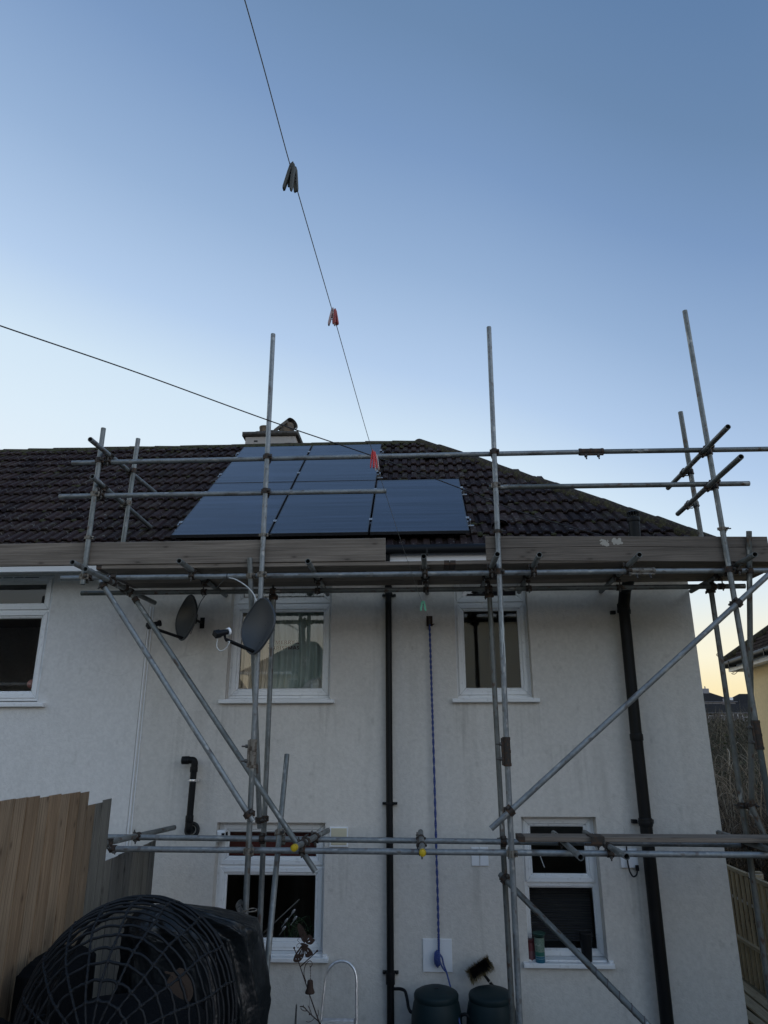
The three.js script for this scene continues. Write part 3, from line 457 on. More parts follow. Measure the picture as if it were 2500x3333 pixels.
// ------------------------------------------------------------------ scaffold
const scaf = thing('scaffold', 'grey galvanised tube scaffold with two lifts in front of the cream house', 'scaffold', [0, 0, 1.3]);
const T = {};
const m4 = (k) => M.galv[k];
function tube(id, name, a, b, k = 0, label) { const m = part(scaf, name, pipe(a, b), k === 3 ? M.galvGreen : m4(k), label); T[id] = { a: V(a), b: V(b), m, d: V(b).sub(V(a)).normalize() }; return m; }
const ring = (p, d, r, len) => { const g = pipe(V(p).addScaledVector(d, -len / 2), V(p).addScaledVector(d, len / 2), r, 0.0055, 18); return g; };
function couple(i, j, bright = false, down = 0) { // swivel or right-angle coupler where two tubes pass
  const A = T[i], B = T[j], w = A.a.clone().sub(B.a), b = A.d.dot(B.d), d = A.d.dot(w), e = B.d.dot(w), q = 1 - b * b;
  const la = A.a.distanceTo(A.b), lb = B.a.distanceTo(B.b), P = A.a.clone().addScaledVector(A.d, down ? la - down : clamp((b * e - d) / q, 0.06, la - 0.06)), Q = B.a.clone().addScaledVector(B.d, clamp(P.clone().sub(B.a).dot(B.d), 0.03, lb - 0.03)), n = Q.clone().sub(P); if (n.length() < 0.01) n.set(0, 0, 1); n.normalize();
  const mid = P.clone().add(Q).multiplyScalar(0.5), gs = [ring(P, A.d, 0.0305, 0.052), ring(Q, B.d, 0.0305, 0.052)];
  const blk = new THREE.CylinderGeometry(0.024, 0.024, 0.02, 12); gs.push(along(blk, mid.clone().addScaledVector(n, -0.01), mid.clone().addScaledVector(n, 1)));
  const bolts = [];
  for (const [p, dd, s] of [[P, A.d, 1], [Q, B.d, -1]]) { const side = dd.clone().cross(n).normalize().multiplyScalar(s), o = p.clone().addScaledVector(side, 0.036), f = n.clone().multiplyScalar(p === P ? -1 : 1);
    gs.push(rod(o.clone().addScaledVector(dd, -0.024), o.clone().addScaledVector(dd, 0.024), 0.013, 0.013, 8));
    bolts.push([rod(o.clone().addScaledVector(f, -0.045), o.clone().addScaledVector(f, 0.05), 0.0065, 0.0065, 8), rod(o.clone().addScaledVector(f, 0.018), o.clone().addScaledVector(f, 0.034), 0.0125, 0.0125, 6)]);
    const o2 = p.clone().addScaledVector(side, -0.034); gs.push(rod(o2.clone().addScaledVector(dd, -0.022), o2.clone().addScaledVector(dd, 0.022), 0.009, 0.009, 8)); }
  const c = part(scaf, 'coupler', gs, bright ? M.couplerBright : M.coupler); for (const b of bolts) part(c, 'bolt', b, M.bolt); return c;
}
function sleeve(i, p, side, bright) { const t = T[i], P = V(p), u = V(side), gs = [ring(P, t.d, 0.032, 0.235)];
  for (const o of [-0.105, 0, 0.105]) gs.push(ring(P.clone().addScaledVector(t.d, o), t.d, 0.035, 0.022));
  const lug = P.clone().addScaledVector(u, 0.038); gs.push(rod(lug.clone().addScaledVector(t.d, -0.11), lug.clone().addScaledVector(t.d, 0.11), 0.012, 0.012, 8));
  const c = part(scaf, 'sleeve_coupler', gs, bright ? M.couplerBright : M.coupler), f = new THREE.Vector3().crossVectors(u, t.d).normalize(), bs = [];
  for (const o of [-0.06, 0.06]) { const q = lug.clone().addScaledVector(t.d, o).addScaledVector(u, 0.012); bs.push([rod(q.clone().addScaledVector(u, -0.02), q.clone().addScaledVector(u, 0.05), 0.0075, 0.0075, 8), rod(q, q.clone().addScaledVector(u, 0.018), 0.015, 0.015, 6)]); }
  for (const b of bs) part(c, 'bolt', b, M.bolt); return c; }
const Y0 = 0.03;
// standards
tube('S1', 'standard', [-3.147, 6.008, 1.3], [-3.151, 4.405, 1.3], 1);
tube('S2', 'standard', [-1.466, 7.039, 1.3], [-1.448, 2.92, 1.3], 0); tube('S2b', 'standard', [-1.448, 2.917, 1.3], [-1.43, Y0, 1.3], 1);
tube('S3', 'standard', [0.775, 7.047, 1.3], [0.73, 2.93, 1.3], 0); tube('S3b', 'standard', [0.73, 2.927, 1.3], [0.715, Y0, 1.3], 0);
tube('S4', 'standard', [2.771, 7.171, 1.3], [2.832, 3.05, 1.3], 1); tube('S4b', 'standard', [2.832, 3.047, 1.3], [2.86, Y0, 1.3], 3);
tube('B1', 'standard', [-3.006, 6.119, 0.780], [-3.042, 4.841, 0.780], 1);
tube('B2', 'standard', [-1.44, 4.42, 0.78], [-1.42, Y0, 0.78], 1); tube('B3', 'standard', [0.70, 4.42, 0.78], [0.725, Y0, 0.78], 2);
tube('B4', 'standard', [2.84, 4.44, 0.78], [2.83, Y0, 0.78], 2); tube('B5', 'standard', [2.794, 6.286, 0.780], [2.824, 4.785, 0.780], 2);
// spare uprights clamped to the upper ledger and raked back to the inner standards
tube('U1', 'raked_upright', [-1.573, 4.639, 1.310], [-1.451, 2.260, 0.860], 1); tube('U2', 'raked_upright', [3.034, 4.820, 1.315], [2.874, 2.382, 0.860], 2);
// ledgers and guard rails
tube('LU', 'ledger', [-3.395, 4.479, 1.245], [2.05, 4.475, 1.245], 0); tube('LUb', 'ledger', [2.052, 4.475, 1.245], [3.7, 4.462, 1.245], 0);
tube('LI', 'ledger', [-3.383, 4.414, 0.835], [3.141, 4.407, 0.835], 2);
tube('G1', 'guard_rail', [-3.45, 5.66, 1.245], [1.70, 5.664, 1.245], 0); tube('G1b', 'guard_rail', [1.702, 5.664, 1.245], [3.75, 5.652, 1.245], 2);
tube('G2', 'guard_rail', [-3.529, 5.306, 1.245], [-0.289, 5.299, 1.245], 0); tube('G3', 'guard_rail', [0.70, 5.317, 1.245], [3.144, 5.307, 1.245], 2);
tube('F1', 'ledger', [-2.64, 2.138, 1.245], [3.9, 2.116, 1.245], 0); tube('F2', 'ledger', [-3.128, 2.179, 0.835], [2.930, 2.140, 0.835], 0);
// end guard rails
tube('ER1', 'end_rail', [2.735, 5.614, 1.876], [2.735, 5.603, 0.311], 2); tube('ER2', 'end_rail', [2.735, 5.275, 2.014], [2.735, 5.253, 0.485], 2);
tube('EL1', 'end_rail', [-3.070, 5.717, 1.684], [-3.070, 5.773, 0.005], 1); tube('EL2', 'end_rail', [-3.090, 5.407, 1.512], [-3.090, 5.354, -0.039], 1);
// transoms
tube('T1', 'transom', [-3.10, 4.535, 1.644], [-3.14, 4.535, 0.05], 1); tube('T2', 'transom', [-2.885, 4.428, 1.819], [-2.869, 4.428, 0.2], 1);
tube('T3', 'transom', [-2.125, 4.533, 1.646], [-2.135, 4.533, 0.03], 1); tube('T4', 'transom', [-0.981, 4.533, 1.568], [-1.0, 4.533, 0.03], 1);
tube('T5', 'transom', [0.054, 4.533, 1.688], [0.10, 4.533, 0.03], 2); tube('T6', 'transom', [0.688, 4.533, 1.727], [0.674, 4.533, 0.06], 1);
tube('T7', 'transom', [1.055, 4.533, 1.685], [1.10, 4.533, 0.03], 1); tube('T8', 'transom', [1.914, 4.528, 1.657], [1.98, 4.528, 0.03], 1); tube('T9', 'transom', [2.894, 4.52, 1.643], [2.94, 4.52, 0.03], 2);
tube('L1', 'transom', [-2.692, 2.187, 1.40], [-2.437, 2.187, 0.231], 1); tube('L2', 'transom', [-1.031, 2.187, 1.484], [-0.895, 2.187, 0.41], 1); tube('L3', 'transom', [0.001, 2.178, 1.631], [-0.015, 2.178, 0.40], 1);
tube('L4', 'transom', [1.18, 2.176, 1.789], [1.225, 2.176, 0.426], 1); tube('L5', 'transom', [1.534, 2.175, 1.734], [1.522, 2.175, 0.373], 1); tube('L6', 'transom', [2.765, 2.17, 1.75], [2.776, 2.17, 0.309], 2);
for (const id of ['L2', 'L3']) { const t = T[id]; part(t.m, 'end_cap', [(() => { const g = lathe([[0.001, 0.010], [0.018, 0.010], [0.020, 0.004], [0.024, 0.004], [0.0275, 0.008], [0.0275, -0.03], [0.0252, -0.03]], 0, 0, 0, 24); return along(g, t.a, t.a.clone().addScaledVector(t.d, -1)); })()], M.yellowCap); }
// braces
tube('D1', 'brace', [-2.957, 4.426, 1.360], [-1.405, 2.370, 1.360], 0); tube('D2', 'brace', [-2.793, 4.358, 0.980], [-0.901, 1.958, 1.140], 1); tube('D3', 'brace', [0.561, 2.319, 1.360], [3.237, 4.498, 1.360], 0);
tube('K1', 'raker', [-1.257, 2.877, 0.720], [-1.213, 0.512, 1.750], 1); tube('K2', 'raker', [0.669, 1.897, 0.842], [1.554, 1.111, 1.750], 2);
T.K2.ext = 1; tube('K3', 'raker', T.K2.b.clone(), T.K2.b.clone().addScaledVector(T.K2.d, 1.02 * (T.K2.b.y - Y0) / -T.K2.d.y * 0.98), 2);
tube('D4', 'brace', [2.863, 2.452, 0.900], [3.004, 1.995, 0.900], 2);
for (const [a, b, k, dn] of [['S1', 'G1'], ['S1', 'G2', 1], ['S1', 'LU', 1], ['S2', 'G1'], ['S2', 'G2'], ['S2', 'LU', 1], ['S3', 'G1'], ['S3', 'G3', 1], ['S3', 'LU'], ['S4', 'G1b'], ['S4', 'G3'], ['S4', 'LUb'], ['U1', 'LU', 1], ['U1', 'B2', 0, 0.07], ['U2', 'LUb'], ['U2', 'B4', 0, 0.07],
  ['ER1', 'S4'], ['ER1', 'B5'], ['ER2', 'S4'], ['ER2', 'B5', 1], ['EL1', 'G1'], ['EL1', 'B1'], ['EL2', 'G2'], ['EL2', 'B1', 1], ['T1', 'LU'], ['T2', 'LU'], ['T2', 'LI'], ['T3', 'LU'], ['T3', 'LI'], ['T4', 'LI'], ['T5', 'LI'], ['T5', 'LU'], ['T6', 'LU'], ['T6', 'LI'], ['T7', 'LI'], ['T7', 'LU'], ['T8', 'LU'], ['T8', 'LI'], ['T9', 'LUb'], ['T9', 'LI'],
  ['B2', 'LI'], ['B3', 'LI'], ['B4', 'LI'], ['S2b', 'F1', 1], ['S3b', 'F1', 1], ['S4b', 'F1'], ['B2', 'F2'], ['B3', 'F2'], ['B4', 'F2'], ['L1', 'F1'], ['L1', 'F2'], ['L2', 'F1'], ['L2', 'F2'], ['L3', 'F1'], ['L3', 'F2'], ['L4', 'F2'], ['L5', 'F1'], ['L5', 'F2'], ['L6', 'F2'], ['D1', 'S2b'], ['D1', 'T2'], ['D2', 'T2'], ['D2', 'L2'], ['D3', 'S3b'], ['D3', 'S4'], ['K1', 'F2', 1], ['K2', 'B3']]) couple(a, b, !!k, dn);
sleeve('S2b', [-1.448, 2.90, 1.3], [-0.9, 0, 0.43], true); sleeve('S3b', [0.73, 2.915, 1.3], [-0.95, 0, 0.3]); sleeve('S4b', [2.832, 3.045, 1.3], [-0.95, 0, 0.3]);
sleeve('LUb', [2.05, 4.475, 1.245], [0, -0.8, 0.6], true); sleeve('G1b', [1.70, 5.664, 1.245], [0, -0.9, 0.43]);
for (const [id, p] of [['S2', 4.86], ['S1', 4.86], ['S3', 4.86], ['S4', 4.85]]) { const t = T[id], q = t.a.clone().addScaledVector(t.d, (p - t.a.y) / t.d.y); const c = part(scaf, 'board_clip', [ring(q, t.d, 0.031, 0.03), rod(q.clone().add(V([0.036, -0.015, 0])), q.clone().add(V([0.036, 0.015, 0])), 0.012, 0.012, 8), rod(q.clone().add(V([-0.036, -0.012, 0])), q.clone().add(V([-0.036, 0.012, 0])), 0.01, 0.01, 8)], id === 'S1' || id === 'S2' || id === 'S4' ? M.couplerBright : M.coupler); part(c, 'bolt', [rod(q.clone().add(V([0.036, 0, -0.03])), q.clone().add(V([0.036, 0, 0.045])), 0.006, 0.006, 8), rod(q.clone().add(V([0.03, 0, 0])), q.clone().add(V([0.075, 0, 0.01])), 0.006, 0.006, 8)], M.bolt); }
for (const id of ['S2b', 'S3b', 'S4b', 'B2', 'B3', 'B4']) { const b = T[id].b; part(scaf, 'base_plate', [box(b.x - 0.075, b.x + 0.075, 0.016, 0.024, b.z - 0.075, b.z + 0.075, 0.001)], M.coupler); }

{ const t = T.S3, gs = []; for (const [y0, y1, a0, da] of [[4.02, 4.14, 0.35, 0.35], [3.80, 4.06, 0.15, 0.5], [3.62, 3.86, 0.55, 0.45], [3.57, 3.72, 0.9, 0.4], [3.88, 4.0, 0.75, 0.25], [3.70, 3.98, -0.25, 0.22], [3.52, 3.6, 0.6, 0.3]]) { const n = 9, p = [], ix = []; for (let i = 0; i <= n; i++) { const a = a0 + da * i / n, lo = y0 + R(0, 0.05), hi = y1 - R(0, 0.05), r = 0.0248; for (const y of [lo, hi]) { const c = t.a.clone().addScaledVector(t.d, (y - t.a.y) / t.d.y); p.push(c.x + r * Math.sin(a), y, c.z + r * Math.cos(a)); } if (i < n) ix.push(2 * i, 2 * i + 2, 2 * i + 1, 2 * i + 1, 2 * i + 2, 2 * i + 3); } const g = new THREE.BufferGeometry(); g.setAttribute('position', new THREE.Float32BufferAttribute(p, 3)); g.setIndex(ix); g.computeVertexNormals(); gs.push(g); }
  part(t.m, 'paint_scrape', gs, std({ color: C(0.52, 0.55, 0.53), roughness: 0.8 }), 'pale paint scraped down the tube'); }
{ const t = T.K2, L = t.a.distanceTo(t.b), q = [], x = new THREE.Vector3().crossVectors(t.d, UP).normalize(), y = new THREE.Vector3().crossVectors(t.d, x); for (let i = 0; i <= 80; i++) { const w = i / 80 * 5 * Math.PI * 2, p = t.a.clone().addScaledVector(t.d, L * (0.64 + 0.36 * i / 80)).addScaledVector(x, 0.0235 * Math.cos(w)).addScaledVector(y, 0.0235 * Math.sin(w)); q.push(p); } part(t.m, 'tape_spiral', [cord(q, 0.0035, 240, 6)], std({ color: C(0.07, 0.055, 0.06), roughness: 0.9 })); }

// boards
function plank(name, x0, x1, y0, y1, z0, z1, mat, label, group, bands = true) {
  const t = thing(name, label, 'scaffold board', [(x0 + x1) / 2, y0, (z0 + z1) / 2], group);
  part(t, 'plank', [box(x0, x1, y0, y1, z0, z1, 0.004, R(0, 5))], mat);
  if (bands) for (const [x, s] of [[x0, 1], [x1, -1]]) part(t, 'end_hoop', [box(Math.min(x - 0.002 * s, x + 0.05 * s), Math.max(x - 0.002 * s, x + 0.05 * s), y0 - 0.0015, y1 + 0.0015, z0 - 0.0015, z1 + 0.0015, 0.001)], M.coupler);
  return t;
}
plank('toe_board', -5.0, -0.298, 4.600, 4.822, 1.234, 1.271, M.board[0], 'weathered toe board on edge at the left, its end below the solar panels', null, false);
{ // the right toe board is split along its length
  const t = thing('toe_board', 'dark weathered toe board at the right, split lengthwise, with a pale paint splash', 'scaffold board', [1.9, 4.6, 1.25]);
  const seam = (x) => 4.708 - 0.008 * Math.sin(x * 2.3 + 1) - 0.02 * (x - 0.64) / 2.5, strip = (lo, hi) => { const n = 40, s = new THREE.Shape(); for (let i = 0; i <= n; i++) { const x = 0.64 + 2.57 * i / n; i ? s.lineTo(x, lo(x)) : s.moveTo(x, lo(x)); } for (let i = n; i >= 0; i--) { const x = 0.64 + 2.57 * i / n; s.lineTo(x, hi(x)); } s.closePath(); const g = new THREE.ExtrudeGeometry(s, { depth: 0.031, bevelEnabled: true, bevelSize: 0.0025, bevelThickness: 0.0025, bevelSegments: 1, bevelOffset: -0.0025 }); g.translate(0, 0, 1.2365); return g; };
  const low = (x) => 4.592 - 0.02 * (x - 0.64), top = (x) => 4.825 - 0.018 * (x - 0.64);
  part(t, 'plank', [strip((x) => seam(x) + 0.0012 + 0.0012 * Math.sin(x * 9), top)], M.board[1], 'upper half of the split toe board'); part(t, 'plank', [strip(low, (x) => seam(x) - 0.0012)], M.board[1], 'lower half of the split toe board');
  const sp = []; for (let i = 0; i < 26; i++) { const g = new THREE.CircleGeometry(R(0.008, 0.026), 7); g.scale(R(0.5, 1.3), R(0.6, 1.5), 1); g.rotateZ(R(0, 3)); g.translate((i % 2 ? 1.74 : 1.86) + R(-0.045, 0.045), 4.745 + R(-0.02, 0.028), 1.2716 + i * 0.00006); sp.push(g); } part(t, 'paint_splash', sp, std({ color: C(0.4, 0.37, 0.32), roughness: 0.9 }));
}
for (let k = 0; k < 4; k++) { const z1 = 1.262 - k * 0.229, xs = [-3.06, [0.30, -0.55, 0.75, 0.05][k], 3.40];
  for (let j = 0; j < 2; j++) plank('platform_board', xs[j] + 0.004, xs[j + 1] - 0.004, 4.5585, 4.5965, z1 - 0.225, z1, M.board[(k + j) % 2], `platform board under the eaves, ${['nearest the toe boards', 'second from the toe boards', 'third from the toe boards', 'closest to the house wall'][k]}, ${j ? 'right' : 'left'} length`, 'boards of the working platform'); }
plank('walk_board', 0.805, 4.0, 2.2015, 2.2395, 0.975, 1.2, M.board[0], 'single scaffold board lying on the lower lift at the right', null, true);
{ const c = thing('board_bracket', 'rusty steel plate clip on the lower scaffold board', 'clip', [1.442, 2.235, 1.180]); const [x, y, z] = [c.position.x, 2.2, 1.1]; part(c, 'plate', [box(x - 0.055, x + 0.055, 2.241, 2.249, 1.05, 1.235, 0.002), box(x - 0.055, x + 0.055, 2.19, 2.249, 1.2365, 1.246, 0.002)], M.coupler); part(c, 'rib', [box(x - 0.1, x + 0.115, 2.178, 2.196, 1.205, 1.24, 0.003)], M.coupler); }

// ------------------------------------------------------------------ satellite dishes and their cable
function dish(label, centre, n, size, pole) {
  const t = thing('satellite_dish', label, 'satellite dish', centre), N = V(n).normalize(), X = new THREE.Vector3().crossVectors(UP, N).normalize(), Yv = new THREE.Vector3().crossVectors(N, X), B = new THREE.Matrix4().makeBasis(X, Yv, N), c = V(centre);
  const a = size * 0.47, b = size * 0.5, rings = 12, seg = 48, pos = [], idx = [];
  for (const off of [0, -0.004]) { const base = pos.length / 3; for (let i = 0; i <= rings; i++) for (let j = 0; j < seg; j++) { const r = i / rings, w = j / seg * Math.PI * 2, sq = 1 + 0.045 * Math.cos(4 * w) * r; pos.push(a * r * sq * Math.cos(w) * -1 * -1, b * r * sq * Math.sin(w), 0.062 * (size / 0.5) * (r * r - 1) + off); }
    for (let i = 0; i < rings; i++) for (let j = 0; j < seg; j++) { const p = base + i * seg + j, q = base + i * seg + (j + 1) % seg; off === 0 ? idx.push(p, p + seg, q + seg, p, q + seg, q) : idx.push(p, q + seg, p + seg, p, q, q + seg); } }
  const g = new THREE.BufferGeometry(); g.setAttribute('position', new THREE.Float32BufferAttribute(pos, 3)); g.setIndex(idx); g.computeVertexNormals(); g.setAttribute('uv', new THREE.Float32BufferAttribute(new Float32Array(pos.length / 3 * 2), 2));
  const rim = []; for (let j = 0; j < seg; j++) { const w = j / seg * Math.PI * 2, sq = 1 + 0.045 * Math.cos(4 * w); rim.push([a * sq * Math.cos(w), b * sq * Math.sin(w), -0.008]); }
  const rg = cord(rim, 0.0115, 96, 8, true);
  const place = (q) => { q.applyMatrix4(B); q.translate(c.x, c.y, c.z); return q; }, at = (x, y, z) => V([x, y, z]).applyMatrix4(B).add(c);
  const refl = part(t, 'reflector', [place(g), place(rg)], M.dish);
  const holes = []; for (const [x, y] of [[0.04, 0.01], [0.085, 0.03], [0.03, -0.15], [0.07, -0.135]]) { const h = new THREE.CircleGeometry(0.0055, 8); h.translate(x, y, 0.062 * (size / 0.5) * ((x / a) ** 2 + (y / b) ** 2 - 1) + 0.002); holes.push(place(h)); } part(refl, 'rivet', holes, M.rubber);
  const foot = at(0.0, -b * 0.98, -0.02), tip = at(0, -b * 0.82, size * 0.62), hand = at(0, -b * 0.6, size * 0.68);
  part(t, 'arm', [(() => { const L = foot.distanceTo(tip), q = box(-0.012, 0.012, 0, L, -0.013, 0.013, 0.003); return along(q, foot, tip); })(), rod(tip, hand, 0.011, 0.011, 8)], M.black);
  const back = hand.clone().lerp(c, -0.16), front = hand.clone().lerp(c, 0.1);
  const l = part(t, 'feed_horn', [rod(back, front, 0.03, 0.024, 16), (() => { const q = box(-0.028, 0.028, -0.03, 0.03, -0.028, 0.028, 0.006); return along(q, back.clone().lerp(front, -0.1), front); })()], M.black);
  part(l, 'feed_cap', [rod(front, front.clone().lerp(c, 0.06), 0.033, 0.034, 20)], pole ? M.white : M.black);
  const bk = at(0, 0.0, -0.10); part(t, 'mount', [(() => { const q = box(-0.04, 0.04, -0.05, 0.05, -0.12, -0.075, 0.004); return place(q); })(), rod(bk, V(pole ?? [c.x + 0.10, c.y - 0.02, 0.01]), 0.014, 0.014, 10), ...(pole ? [] : [box(c.x + 0.075, c.x + 0.125, c.y - 0.08, c.y + 0.04, 0.003, 0.012, 0.002)])], M.black);
  return { tip, hand, back, c };
}
const dl = dish('dark grey satellite dish on the wall left of the upper window', [-2.486, 4.253, 0.280], [-0.71, 0.10, 0.70], 0.46, null);
const U1at = T.U1.a.clone().lerp(T.U1.b, 0.24);
const dr = dish('dark grey satellite dish with white-capped feed horn hanging before the upper window', [-1.438, 3.984, 1.430], [-0.65, 0.14, 0.75], 0.48, [U1at.x, U1at.y, U1at.z]);
{ const t = thing('coax_cable', 'white cable looping over the scaffold ledger between the two dishes', 'cable', [-1.781, 4.451, 1.280]);
  part(t, 'cable', [cord([[-1.474, 4.213, 1.360], [-1.508, 4.282, 1.340], [-1.553, 4.336, 1.330], [-1.625, 4.393, 1.310], [-1.713, 4.441, 1.295], [-1.764, 4.454, 1.280]], 0.0055, 50)], M.cableWhite, 'bright part of the cable nearest the dish');
  part(t, 'cable', [cord([[-1.764, 4.454, 1.280], [-1.818, 4.459, 1.220], [-1.923, 4.462, 1.000], [-2.022, 4.455, 0.800], [-2.156, 4.462, 0.600], [-2.250, 4.437, 0.450], [-2.325, 4.383, 0.340], [-2.363, 4.285, 0.300], [-2.381, 4.184, 0.280], [-2.411, 4.070, 0.300]], 0.005, 70)], M.cableGrey);
  part(t, 'cable_tie', [(() => { const p = V([-1.790, 4.488, 1.245]); p.x = p.x; return ring([p.x, 4.478, 1.245], V([1, 0, 0]), 0.0275, 0.006); })()], M.black);
  part(t, 'cable', [cord([dr.back, dr.back.clone().add(V([-0.005, -0.06, 0.0])), dr.back.clone().add(V([-0.005, -0.11, 0.0])), dr.back.clone().add(V([0.03, -0.145, 0])), dr.back.clone().add(V([0.075, -0.12, 0])), dr.back.clone().add(V([0.10, -0.07, 0])), dr.tip.clone().add(V([0.02, -0.02, 0]))], 0.004, 50)], M.cableWhite); }

// ------------------------------------------------------------------ overhead cable, washing line, pegs, rope
solo('overhead_cable', [cord([[-3.142, 5.845, 3.600], [-3.026, 5.912, 3.300], [-2.311, 5.899, 2.620], [-1.284, 5.731, 1.950], [-0.303, 5.549, 1.430], [0.441, 5.377, 1.060], [1.070, 5.199, 0.800], [2.030, 5.007, 0.460]], 0.0055, 120)], M.cableBlack, 'thin black overhead cable sloping from upper left across the panels to the eaves', 'cable');
const lineY = (z) => 4.27 + 0.42 * (z / 5.5) - 0.05 * Math.sin(Math.min(1, z / 12) * Math.PI);
{ const P = [[-0.377, 4.670, 6.443], [-0.346, 4.610, 6.010], [-0.298, 4.540, 5.391], [-0.230, 4.470, 4.275], [-0.095, 4.370, 2.449], [0.045, 4.310, 0.618], [0.115, 4.255, 0.06]];
  const a = V(P[0]), b = V(P[1]), far = a.clone().add(a.clone().sub(b).multiplyScalar(7)); far.y = a.y + 0.12;
  solo('washing_line', [cord([far, ...P], 0.0015, 160, 6)], M.cableGrey, 'thin grey washing line rising from the house wall out over the viewer', 'washing line');
  solo('line_post', [rod([far.x, 1.4, far.z], [far.x, far.y + 0.1, far.z], 0.04, 0.04)], M.fenceGrey[0], 'grey wooden post holding the far end of the washing line', 'post'); }
function peg(label, p, ang, tilt, mat, group, spread = 0.16, len = 0.078, yaw = 0, wide = 1) {
  const t = thing('clothes_peg', label, 'clothes peg', p, group), c = V(p), E = new THREE.Euler(tilt, yaw, ang, 'ZYX');
  for (const s of [-1, 1]) { const sh = [[0, 0.016], [0.009, 0.006], [0.0105, -0.02], [0.0115, -len + 0.008], [0.0095, -len], [0.0035, -len + 0.002], [0.0005, -0.036], [0.0012, -0.02], [0.0, -0.006]].map(([x, y]) => [x * s * wide, y]); if (s < 0) sh.reverse();
    const g = poly(sh, 0.013, 0.0012); g.translate(0, 0, -0.0065); g.rotateZ(-s * -spread * 0.5); g.scale(1, 1, 1); g.applyMatrix4(new THREE.Matrix4().makeRotationFromEuler(E)); g.translate(c.x, c.y, c.z); part(t, 'peg_arm', [g], mat); }
  const sp = new THREE.TorusGeometry(0.0055, 0.0014, 6, 14); sp.translate(0, -0.024, 0.0055); const s2 = sp.clone(); s2.translate(0, 0, -0.011); const q = join([sp, s2]); q.applyMatrix4(new THREE.Matrix4().makeRotationFromEuler(E)); q.translate(c.x, c.y, c.z); part(t, 'spring', [q], M.bolt);
  return t;
}
const PC = { grey: std({ color: C(0.085, 0.085, 0.075), roughness: 0.7 }), pink: std({ color: C(0.5, 0.36, 0.34), roughness: 0.6 }), dull: std({ color: C(0.36, 0.06, 0.05), roughness: 0.6 }), red: std({ color: C(0.62, 0.03, 0.035), roughness: 0.45 }), white: std({ color: C(0.5, 0.42, 0.4), roughness: 0.6 }), green: std({ color: C(0.24, 0.78, 0.56), roughness: 0.5 }) };
peg('grey clothes peg leaning left, highest on the washing line', [-0.342, 4.612, 6.002], -0.16, 0.05, PC.grey, null, 0.12, 0.078, 0, 0.85);
peg('grey clothes peg turned edge-on, crossing another highest on the line', [-0.339, 4.610, 5.986], 0.05, 0.1, PC.grey, null, 0.26, 0.06, 1.0, 0.8);
peg('pale pink clothes peg, second cluster down the washing line', [-0.297, 4.540, 5.385], -0.06, 0.0, PC.pink, null, 0.20, 0.058, 0, 0.75);
peg('red clothes peg behind the pale pink one', [-0.290, 4.535, 5.386], 0.10, 0.0, PC.dull, null, 0.12, 0.05, 0.8, 0.7);
peg('bright red clothes peg in front of the top guard rail, left one', [-0.226, 4.465, 4.212], -0.05, 0.1, PC.red, null, 0.08, 0.085, 0, 0.6);
peg('bright red clothes peg in front of the top guard rail, right one', [-0.217, 4.460, 4.203], 0.06, 0.0, PC.red, null, 0.10, 0.082, 0.4, 0.6);
peg('pale clothes peg beside the bright red ones', [-0.208, 4.455, 4.168], 0.06, 0.0, PC.white, null, 0.09, 0.075, 0.3, 0.6);
peg('mint green clothes peg lowest on the line near the wall bracket', [0.048, 4.315, 0.676], 0.0, 0.0, PC.green, null, 0.22, 0.09, 0, 2);
{ const t = thing('line_pulley', 'small rusty pulley bracket on the wall at the rope top', 'bracket', [0.118, 4.22, 0.02]);
  part(t, 'plate', [box(0.085, 0.152, 4.175, 4.285, 0.002, 0.012, 0.002)], M.rust); part(t, 'wheel', [(() => { const g = new THREE.TorusGeometry(0.024, 0.009, 10, 22); g.rotateY(Math.PI / 2); g.translate(0.118, 4.215, 0.05); return g; })()], M.bolt);
  part(t, 'hook', [cord([[0.118, 4.26, 0.012], [0.118, 4.265, 0.045], [0.118, 4.24, 0.055], [0.13, 4.20, 0.05], [0.15, 4.185, 0.045], [0.168, 4.195, 0.04]], 0.005, 30), rod([0.105, 4.19, 0.05], [0.10, 4.13, 0.06], 0.006, 0.004, 8)], M.rust); }
